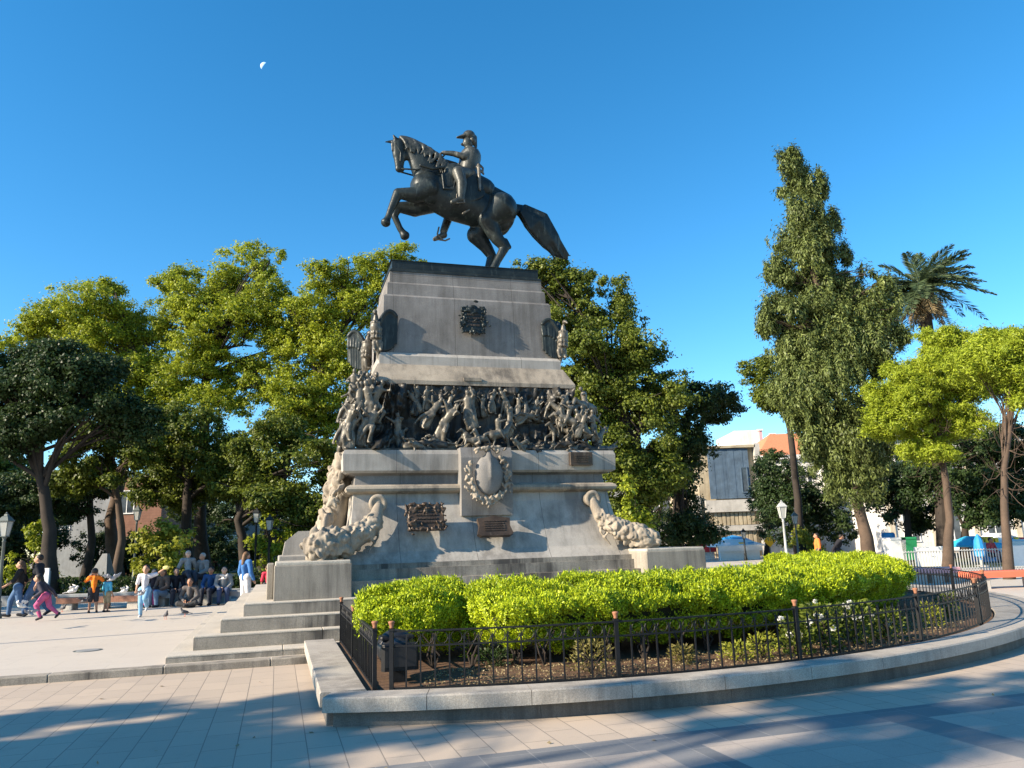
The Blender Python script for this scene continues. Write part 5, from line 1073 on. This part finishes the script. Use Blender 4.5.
stall('stall with a white canopy and cyan side beside the pine trunk', 985, 1012, 533, 40, M['white_paint'], M['cyan_tarp'])
stall('white and blue kiosk under the construction building', 714, 757, 539, 55, M['white_paint'], M['white_paint'])
stall('red fronted stall at the foot of the trees right of the monument', 684, 712, 541, 58, M['red_paint'], M['white_paint'])
r = thing('parasol', 'closed bright blue parasol standing by the cyan stall', 'parasol', (xat(981, 560, 33), 33, GZ)); q = Mesh(); q.lathe([(.03, 0), (.03, .4), (.20, .45), (.22, .7), (.17, 1.1), (.06, 1.32), (.001, 1.36)], n=10); q.build('cover', M['blue_tarp'], r); q = Mesh(); q.lathe([(.3, 0), (.3, .06), (.05, .1), (.03, .3)], n=12); q.build('base', M['concrete'], r)
r = thing('parasol', 'open blue parasol above the kiosk by the construction building', 'parasol', (xat(736, 550, 56), 56.5, GZ)); h = zat(736, 535, 56) - GZ; q = Mesh(); q.lathe([(1.55, h - .6), (1.5, h - .5), (.8, h - .15), (.02, h)], n=10); q.build('cover', M['blue_tarp'], r); q = Mesh(); q.tube([(0, 0, 0), (0, 0, h - .1)], .03, 8); q.build('pole', M['lamp_pale'], r)
for px, mt, lab in ((896, 'white_paint', 'white waste container beside the green one'), (907, 'green_paint', 'green waste container in front of the pale facade')):
    Y = 40; r = thing('waste_container', lab, 'container', (xat(px, 560, Y), Y, GZ)); q = Mesh(); q.loft([[(-.34, -.4, .15), (.34, -.4, .15), (.34, .4, .15), (-.34, .4, .15)], [(-.40, -.46, 1.15), (.40, -.46, 1.15), (.40, .46, 1.15), (-.40, .46, 1.15)]]); q.build('bin_body', M[mt], r); q = Mesh(); q.bevbox(-.42, .42, -.48, .48, 1.153, 1.27, .04); q.build('lid', M[mt], r)
    for sx in (-.25, .25): q = Mesh(); q.v, q.f = [], []; q.tube([(sx - .04, -.3, .08), (sx + .04, -.3, .08)], .08, 10); q.build('wheel', M['black_plastic'], r)
r = thing('info_sign', 'blue and white rounded sign in front of the pale facade', 'sign', (xat(890, 550, 42), 42, GZ)); z = zat(890, 543, 42) - GZ; q = Mesh(); q.bevbox(-.34, .34, -.04, .04, z - .45, z + .55, .1); q.build('sign_panel', M['blue_tarp'], r); q = Mesh(); q.bevbox(-.3, .3, -.052, -.041, z - .1, z + .2, .005); q.build('white_stripe', M['white_paint'], r); q = Mesh(); q.tube([(0, 0, 0), (0, 0, z - .45)], .05, 8); q.build('post', M['grey_wall'], r)
r = thing('road_sign', 'small yellow diamond road sign between the lamp posts', 'road sign', (xat(770.5, 550, 54), 54, GZ)); z = zat(770, 541, 54) - GZ; q = Mesh(); s_ = .42; q.loft([[(0, y, z - s_), (s_, y, z), (0, y, z + s_), (-s_, y, z)] for y in (-.03, .0)]); q.build('sign_plate', M['yellow_paint'], r); q = Mesh(); q.tube([(0, .03, 0), (0, .03, z + .2)], .035, 6); q.build('post', M['grey_wall'], r)
P = on(88, 650.5); r = thing('manhole_cover', 'round dark manhole cover set in the pale square', 'manhole cover', (P[0], P[1], GZ)); q = Mesh(); q.lathe([(.19, .0), (.19, .006), (.185, .009), (.001, .009)], n=28); q.build('lid', M['grey_wall'], r); q = Mesh(); q.lathe([(.235, .0), (.235, .004), (.195, .004), (.195, .0)], n=28); q.build('rim', M['lamp_metal'], r)
for px, py, lab in ((224, 612, 'thin dark drain slot nearest the steps'), (215, 623, 'thin dark drain slot lying farther from the steps')):
    P = on(px, py); r = thing('drain_slot', lab, 'drain', (P[0], P[1], GZ), TH); q = Mesh(); q.box(-.3, .3, -.06, .06, 0, .005); q.build('grate', M['grey_wall'], r)
# the day moon: a thin lit crescent of a distant globe
mc = at(264, 66, 3000.0); r_ = 17.0; vw = unit((mc - CAM)[None])[0]; mx = np.cross(vw, [0, 0, 1]); mx /= np.linalg.norm(mx); mz = np.cross(mx, vw)
q = Mesh(); rings_ = []
for i in range(15):
    t_ = math.radians(-78 + 156 * i / 14); row = []
    for j in range(6):
        l = math.radians(100 + 52 * j / 5); row.append((math.cos(t_) * math.cos(l - math.pi / 2 + math.pi / 2), math.sin(t_), math.cos(t_) * math.sin(l)))
    rings_.append([mc + r_ * (x * mx * 1.0 + y * mz - abs(d) * vw) for x, y, d in row])
an = math.radians(-32); ca, sa = math.cos(an), math.sin(an)
rings_ = [[mc + mx * (ca * ((p - mc) @ mx) - sa * ((p - mc) @ mz)) + mz * (sa * ((p - mc) @ mx) + ca * ((p - mc) @ mz)) + vw * ((p - mc) @ vw) for p in rr] for rr in rings_]
q.add([p for rr in rings_ for p in rr], [(i * 6 + j, i * 6 + j + 1, (i + 1) * 6 + j + 1, (i + 1) * 6 + j) for i in range(14) for j in range(5)])
m, t, bs = newmat('moon_glow'); bs.inputs['Base Color'].default_value = (.3, .3, .3, 1); bs.inputs['Emission Color'].default_value = (.36, .62, 1, 1); bs.inputs['Emission Strength'].default_value = .5
o = q.build('moon', m, None, origin=mc, loc=mc); tag(o, 'pale crescent moon in the clear blue daytime sky', 'moon')

# ------------------------------------------------------------------ people
CL = {}
def cloth(c, rough=.85):
    k = tuple(c)
    if k not in CL: CL[k] = plain('cloth', c, rough, 0, .2, 9, .2)
    return CL[k]
SKIN = [plain('skin', c, .55, 0, .08, 8, .3) for c in ((.46, .26, .17), (.36, .19, .12), (.55, .34, .24))]
HAIR = [plain('hair', c, .6, 0, .3, 30) for c in ((.018, .013, .010), (.07, .04, .022), (.14, .075, .035), (.30, .29, .27))]
def R3(a, b, s=1.0): return np.array([a[0] + (b[0] - a[0]) * s, a[1] + (b[1] - a[1]) * s, a[2] + (b[2] - a[2]) * s])
def pose_joints(kind, u=0.0):
    """unit figure: x to its left, -y forward"""
    J = dict(hip=(0, 0, .53), chest=(0, .01, .72), neck=(0, .015, .845), head=(0, -.005, .925))
    def legs(l, r): J['lk'], J['la'], J['rk'], J['ra'] = l[0], l[1], r[0], r[1]
    def arms(l, r): J['le'], J['lw'], J['re'], J['rw'] = l[0], l[1], r[0], r[1]
    if kind == 'stand': legs(((.06, -.01, .285), (.065, .02, .045)), ((-.06, -.01, .285), (-.07, .02, .045))); arms(((.15, .02, .63), (.16, -.05, .49)), ((-.15, .02, .63), (-.16, -.05, .49)))
    if kind == 'walk': legs(((.055, -.12, .30), (.06, -.14, .05)), ((-.055, .04, .29), (-.06, .19, .08))); arms(((.15, .08, .64), (.17, .04, .50)), ((-.14, -.06, .64), (-.12, -.19, .56)))
    if kind == 'run': legs(((.055, -.14, .37), (.06, .0, .20)), ((-.055, -.02, .28), (-.06, .03, .045))); arms(((.21, .0, .84), (.35, -.03, .93)), ((-.17, .09, .66), (-.16, .0, .55))); J['head'] = (.01, -.03, .925)
    if kind == 'lean': J['chest'] = (0, -.09, .70); J['neck'] = (0, -.13, .81); J['head'] = (0, -.18, .88); legs(((.055, -.16, .33), (.06, -.06, .09)), ((-.055, .06, .30), (-.06, .24, .14))); arms(((.16, -.02, .62), (.15, -.16, .52)), ((-.17, .05, .62), (-.2, .12, .5)))
    if kind == 'photo': legs(((.06, -.01, .285), (.07, .02, .045)), ((-.07, -.02, .285), (-.09, .02, .045))); arms(((.18, -.07, .74), (.06, -.15, .88)), ((-.18, -.07, .74), (-.06, -.15, .88)))
    if kind == 'sit': J.update(hip=(0, 0, .26), chest=(0, .02, .45), neck=(0, .0, .575), head=(0, -.02, .655)); legs(((.07, -.24, .285), (.08, -.22, .045)), ((-.07, -.24, .285), (-.08, -.25, .045))); arms(((.15, -.03, .38), (.08, -.17, .32)), ((-.15, -.03, .38), (-.06, -.18, .31)))
    if kind == 'recline': J.update(hip=(0, 0, .26), chest=(0, .09, .44), neck=(0, .11, .565), head=(0, .09, .65)); legs(((.06, -.24, .26), (.07, -.38, .06)), ((-.06, -.24, .30), (-.04, -.42, .12))); arms(((.17, .12, .38), (.19, .18, .26)), ((-.17, .12, .38), (-.19, .18, .26)))
    if kind == 'floor': J.update(hip=(0, 0, .07), chest=(0, .0, .26), neck=(0, -.02, .385), head=(0, -.05, .465)); legs(((.16, -.18, .08), (.0, -.24, .05)), ((-.16, -.18, .08), (.02, -.20, .05))); arms(((.16, -.03, .2), (.08, -.16, .12)), ((-.16, -.03, .2), (-.06, -.16, .12)))
    return {k: np.array(v, float) for k, v in J.items()}
def person(label, px, py, kind, h, face, top, legc, skin=0, hair=0, Y=None, z=GZ, skirt=None, longhair=False, child=False, shorts=False, group='people in the square', held=None, sleeve=.55, hat=None, shoes=(.03, .03, .035), flip=False, roll=0):
    P = at(px, py, Y) if Y else on(px, py, z); J = pose_joints(kind); r = thing('person', label, 'person', (P[0], P[1], z), face, group)
    if flip: J = {(('r' if k[0] == 'l' else 'l') + k[1:]) if k in ('le', 'lw', 're', 'rw', 'lk', 'la', 'rk', 'ra') else k: v * [-1, 1, 1] for k, v in J.items()}
    J = {k: v * h for k, v in J.items()}; hs_ = h * (1.22 if child else 1.0); sk = SKIN[skin]
    ax = np.array([1.0, 0, 0]); SL, SR = J['chest'] + (J['neck'] - J['chest']) * .72 + ax * .105 * h, J['chest'] + (J['neck'] - J['chest']) * .72 - ax * .105 * h; HL, HRt = J['hip'] + ax * .05 * h, J['hip'] - ax * .05 * h
    hd = J['head'] + (J['head'] - J['neck']) * (.18 if child else 0)
    def limbs(B, g, up_to=1.0, arms=True, legs_=False, leg_to=1.0, torso=True):
        if torso: B.chain([J['hip'], R3(J['hip'], J['chest'], .5), J['chest'], R3(J['chest'], J['neck'], .6)], [(.082 + g) * h, (.072 + g) * h, (.088 + g) * h, (.07 + g) * h], .72, ax); B.cap(SL, SR, (.045 + g) * h, (.045 + g) * h)
        if arms:
            for s_, e, w_ in ((SL, 'le', 'lw'), (SR, 're', 'rw')):
                B.cap(s_, R3(s_, J[e], min(1, up_to * 2)), (.040 + g) * h, (.032 + g) * h)
                if up_to > .5: B.cap(J[e], R3(J[e], J[w_], min(1, up_to * 2 - 1)), (.031 + g) * h, (.023 + g) * h)
        if legs_:
            B.cap(HL, HRt, (.072 + g) * h, (.072 + g) * h)
            for s_, k_, a_ in ((HL, 'lk', 'la'), (HRt, 'rk', 'ra')):
                B.cap(s_, J[k_], (.066 + g) * h, (.045 + g) * h)
                if leg_to > .5: B.cap(J[k_], R3(J[k_], J[a_], min(1, leg_to * 2 - 1)), (.043 + g) * h, (.028 + g) * h)
        return B
    B = limbs(Blob(), -.006, 1, True, True, 1); B.cap(J['neck'] - [0, 0, .03 * h], hd, .034 * h, .036 * h); B.ell(hd + [0, 0, .004 * hs_], (.049 * hs_, .058 * hs_, .068 * hs_)); B.cap(hd + np.array([0, -.045, -.03]) * hs_, hd + np.array([0, -.03, -.035]) * hs_, .022 * hs_, .03 * hs_)
    B.cap(hd + np.array([0, -.054, .008]) * hs_, hd + np.array([0, -.070, -.010]) * hs_, .009 * hs_, .012 * hs_)
    for s_ in (-1, 1): B.ell(hd + np.array([s_ * .05, .004, -.002]) * hs_, (.008 * hs_, .014 * hs_, .02 * hs_))
    ex = Mesh()
    for e, w_, s_ in (('le', 'lw', 1), ('re', 'rw', -1)):
        d = J[w_] - J[e]; d /= np.linalg.norm(d); sd = np.cross(d, [0, 1.0, .2]); sd /= np.linalg.norm(sd) + 1e-6; pm_ = J[w_] + d * .045 * h; B.cap(J[w_], pm_, .020 * h, .024 * h, .6, sd)
        for k, ln in enumerate((.036, .043, .040, .031)):
            p = pm_ + d * .006 * h + sd * (k - 1.5) * .013 * h; bend = np.cross(sd, d) * .012 * h; ex.tube([p, p + d * ln * .55 * h + bend * .3, p + d * ln * h + bend], [.0075 * h, .007 * h, .005 * h], 5)
        p = J[w_] + d * .02 * h + sd * .022 * h; ex.tube([p, p + (d * .7 + sd * .7) * .028 * h, p + (d * .95 + sd * .35) * .045 * h], [.009 * h, .008 * h, .006 * h], 5)
    vx = max(.011, .0088 * h); B.build('body', vx, sk, r, 2, None, ex)
    for s_ in (-1, 1):
        q = Mesh(); q.add(*sphere_geo(hd + np.array([s_ * .02, -.053, .012]) * hs_, np.diag([.007 * hs_, .005 * hs_, .006 * hs_]), 8, 5)); q.build('eye', HAIR[0], r)
    limbs(Blob(), .008, sleeve).build('shirt', vx, cloth(top), r, 2)
    if skirt: 
        B = Blob(); B.cap(HL, HRt, .082 * h, .082 * h); 
        for s_, k_ in ((HL, 'lk'), (HRt, 'rk')): B.cap(s_, R3(s_, J[k_], .8), .085 * h, .095 * h)
        B.build('skirt', vx, cloth(skirt), r, 2)
    else: limbs(Blob(), .008, 0, False, True, .55 if shorts else .97, False).build('trousers', vx, cloth(legc), r, 2)
    for a_, k_ in (('la', 'lk'), ('ra', 'rk')):
        d = J[k_] - J[a_]; d /= np.linalg.norm(d); fwd = np.array([0, -1.0, 0]) - d * (d @ np.array([0, -1.0, 0])); fwd /= np.linalg.norm(fwd) + 1e-6
        if kind in ('recline',): fwd = fwd * .6 + np.array([0, 0, .5])
        B = Blob(); p = J[a_] - d * .018 * h; B.cap(p - fwd * .02 * h, p + fwd * .085 * h, .03 * h, .024 * h); B.build('shoe', vx, cloth(shoes), r, 2)
    B = Blob(); B.ell(hd + np.array([0, .016, .022]) * hs_, (.056 * hs_, .060 * hs_, .060 * hs_))
    if longhair: B.chain([hd + np.array([0, .045, .01]) * hs_, hd + np.array([0, .062, -.06]) * hs_, J['neck'] + np.array([0, .06, -.07]) * h], [.045 * hs_, .045 * hs_, .03 * hs_])
    B.build('hair' if not hat else 'hat', vx, HAIR[hair] if not hat else cloth(hat), r, 2)
    if held:
        nm, c, s_ = held; B = Blob(); p = J['lw'] + (J['lw'] - J['le']) * .35; B.ell(p, (s_, s_ * .4, s_ * .6)); 
        o = B.build(nm, .012, cloth(c), None, 2); o.location = r.location + Matrix.Rotation(face, 3, 'Z') @ Vector((0, 0, 0)); o.rotation_euler = (0, 0, face); tag(o, 'yellow toy held up by the running child', 'toy')
    return r
DK = (.018, .02, .026); JEAN = (.07, .13, .24); BLU = (.03, .12, .36)
person('man in dark tee shirt and jeans striding left at the far left', 34, 616, 'walk', 1.74, math.radians(-75), DK, (.05, .09, .17), 0, 0)
person('woman in black top and jeans walking just in front of the man in dark tee', 16, 617, 'walk', 1.58, math.radians(-70), (.02, .02, .022), JEAN, 0, 1, longhair=True, flip=True)
person('girl in dark jacket and pink trousers leaning forward as she runs', 44, 621, 'lean', 1.24, math.radians(-80), (.05, .045, .06), (.42, .09, .20), 0, 0, child=True, longhair=True, sleeve=1)
person('boy in orange shirt and dark shorts with both hands at his face', 92, 613, 'photo', 1.25, math.radians(-150), (.85, .20, .02), (.03, .03, .035), 1, 0, child=True, shorts=True)
person('small child in a light blue top and tan shorts beside the boy in orange', 106, 612, 'stand', 1.02, math.radians(160), (.10, .42, .58), (.30, .24, .15), 1, 0, child=True, shorts=True)
person('child in white shirt and jeans running with one arm raised', 143, 617, 'run', 1.32, math.radians(10), (.60, .58, .62), (.20, .36, .52), 0, 0, child=True, held=('toy', (.85, .72, .25), .09), shoes=(.5, .5, .5))
person('woman in a blue hooded top with long brown hair beyond the steps', 245, 597, 'stand', 1.62, math.radians(150), (.05, .15, .36), (.60, .58, .57), 0, 2, Y=24.2, longhair=True, sleeve=1)
person('child in a red top standing beyond the steps right of the woman in blue', 267, 600, 'stand', 1.15, math.radians(-160), (.62, .05, .09), (.05, .05, .06), 0, 1, Y=24.8, child=True)
GQ = 'people resting on the bench in tree shade'
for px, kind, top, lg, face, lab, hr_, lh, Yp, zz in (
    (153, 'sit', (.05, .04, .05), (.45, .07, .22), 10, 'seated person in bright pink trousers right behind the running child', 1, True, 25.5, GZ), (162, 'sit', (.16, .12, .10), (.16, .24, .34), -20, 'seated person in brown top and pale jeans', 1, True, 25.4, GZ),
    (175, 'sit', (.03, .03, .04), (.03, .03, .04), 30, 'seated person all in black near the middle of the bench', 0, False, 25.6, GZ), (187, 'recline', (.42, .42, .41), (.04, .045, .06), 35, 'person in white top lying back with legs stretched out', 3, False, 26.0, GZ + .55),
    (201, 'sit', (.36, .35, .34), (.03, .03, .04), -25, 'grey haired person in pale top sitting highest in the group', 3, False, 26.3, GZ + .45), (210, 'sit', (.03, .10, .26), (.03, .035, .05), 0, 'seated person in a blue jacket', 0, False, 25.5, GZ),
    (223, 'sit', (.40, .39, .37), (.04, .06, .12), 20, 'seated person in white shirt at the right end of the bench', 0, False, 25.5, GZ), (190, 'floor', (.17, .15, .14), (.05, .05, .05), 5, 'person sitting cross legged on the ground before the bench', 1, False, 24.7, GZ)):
    person(lab, px, 600, kind, 1.62, math.radians(face), tuple(c_ * .6 for c_ in top), lg, random.randrange(3), hr_, Y=Yp, z=zz, longhair=lh, sleeve=1, group=GQ)  # tops darkened: the tree shade on the bench is put into the cloth colour
person('man in an orange top seen above the right part of the hedge', 819, 560, 'stand', 1.62, math.radians(-100), (.75, .20, .05), (.05, .05, .07), 1, 0, Y=34)
person('person in dark clothes bending beside the man in orange', 837, 560, 'lean', 1.6, math.radians(75), (.02, .02, .025), (.03, .03, .04), 1, 0, Y=35, sleeve=1)
person('person in a red top sitting at the cyan stall', 993, 560, 'sit', 1.6, math.radians(20), (.45, .07, .08), (.03, .03, .05), 1, 0, Y=35.5, sleeve=1)
# the raised wall that the upper sitters use
r = thing('seat_wall', 'low dark stone seat wall behind the bench', 'wall', (xat(193, 590, 26.6), 26.55, GZ)); q = Mesh(); q.bevbox(-1.5, 1.2, -.3, .35, 0, .82, .03); q.build('wall_stones', M['grey_wall'], r); q = Mesh(); q.bevbox(-1.55, 1.25, -.34, .39, .823, .88, .02); q.build('coping', M['granite'], r)

# ------------------------------------------------------------------ pigeons
def pigeon(label, px, py, Y, mode, face, c, onground=False, s=1.0):
    P = on(px, py) if onground else at(px, py, Y); r = thing('pigeon', label, 'pigeon', P, face, 'pigeons in the square')
    if onground: r.location.z = GZ
    B = Blob(); z = .14 if onground else 0
    B.cap((0, .06, z - .01), (0, -.06, z + .02), .05, .062); B.cap((0, -.09, z + .04), (0, -.12, z + .10), .04, .03); B.ell((0, -.13, z + .12), .03); B.cap((0, -.155, z + .115), (0, -.18, z + .105), .010, .004); B.cap((0, .08, z - .02), (0, .22, z - .05), .035, .03, .35)
    B.build('body', .009, plain('feathers', c, .6, 0, .3, 30), r, 2)
    if mode == 'fly':
        for s_ in (-1, 1):
            B = Blob(); B.cap((s_ * .03, -.02, .03), (s_ * .18, -.07, .12), .05, .05, .2, (0, 1, 0)); B.cap((s_ * .18, -.05, .12), (s_ * .34, .05, .19 if s_ > 0 else .10), .05, .01, .2, (0, 1, 0)); B.cap((s_ * .10, .02, .07), (s_ * .20, .06, .11), .05, .035, .2, (0, 1, 0)); B.build('wing', .010, plain('wing_feathers', c, .6, 0, .3, 30), r, 1)
    if onground:
        for s_ in (-1, 1): q = Mesh(); q.tube([(s_ * .025, 0, z - .04), (s_ * .025, -.005, .012)], .006, 5); q.tube([(s_ * .025, .01, .008), (s_ * .03, -.04, .006)], .005, 4); q.build('leg', M['red_bench'], r)
    r.scale = (s * .8,) * 3; return r
LG = (.30, .30, .32); WHT = (.62, .60, .58); DG = (.07, .07, .08)
pigeon('dark pigeon on the pavement nearest the steps', 185, 616.5, 0, 'stand', math.radians(-60), DG, True)
pigeon('dark pigeon pecking on the pavement ahead of the running child', 165.5, 619.5, 0, 'stand', math.radians(40), DG, True)
pigeon('dark pigeon on the pavement between the girl and the boy in orange', 62, 612, 0, 'stand', math.radians(80), DG, True)
pigeon('white winged pigeon flying low behind the running girl', 72, 591, 19.5, 'fly', math.radians(115), WHT, s=1.08)
pigeon('grey pigeon with wings high beside the small child in light blue', 112, 579, 20.5, 'fly', math.radians(60), LG, s=1.08)
pigeon('pale pigeon flying just left of the running child', 124, 591, 21.5, 'fly', math.radians(100), WHT, s=0.94)
pigeon('white and grey pigeon in flight at the knees of the walking couple', 22, 606, 18.5, 'fly', math.radians(-80), WHT, s=1.01)
pigeon('grey pigeon flying close in front of the leaning girl', 31, 614, 18.4, 'fly', math.radians(-110), LG, s=0.79)
pigeon('grey pigeon flying past the shirt of the running child', 141, 594, 18.6, 'fly', math.radians(100), LG, s=0.79)
pigeon('pale pigeon flying above the people resting on the bench', 224, 578, 23, 'fly', math.radians(80), WHT, s=0.86)
pigeon('dark pigeon flying near the boy in the orange shirt', 84, 601, 20.0, 'fly', math.radians(80), DG, s=0.86)
# dry leaves blown across the foreground paving
rng = np.random.default_rng(91); n = 46; P = np.stack([rng.uniform(-6, 7, n), rng.uniform(6.3, 11.5, n), np.full(n, .012)], -1); ab = np.stack([(P - O3) @ A3, (P - O3) @ B3], -1)
P = P[((ab[:, 1] < -1.7) & (ab[:, 0] < .4)) | (np.hypot(ab[:, 0] - RC[0], ab[:, 1] - RC[1]) > 11.4)]; D = unit(rng.normal(0, 1, P.shape) * [1, 1, .12]); V = leafquads(P, D, .06 * rng.uniform(.5, 1.2, len(P)), .04, rng); V[:, 2] = np.clip(V[:, 2], .006, .05)
o = bpy.data.objects.new('fallen_leaves', raw_mesh('fallen_leaves', V, quads(V), M['leaf_dead'])); link(o); tag(o, kind='stuff')
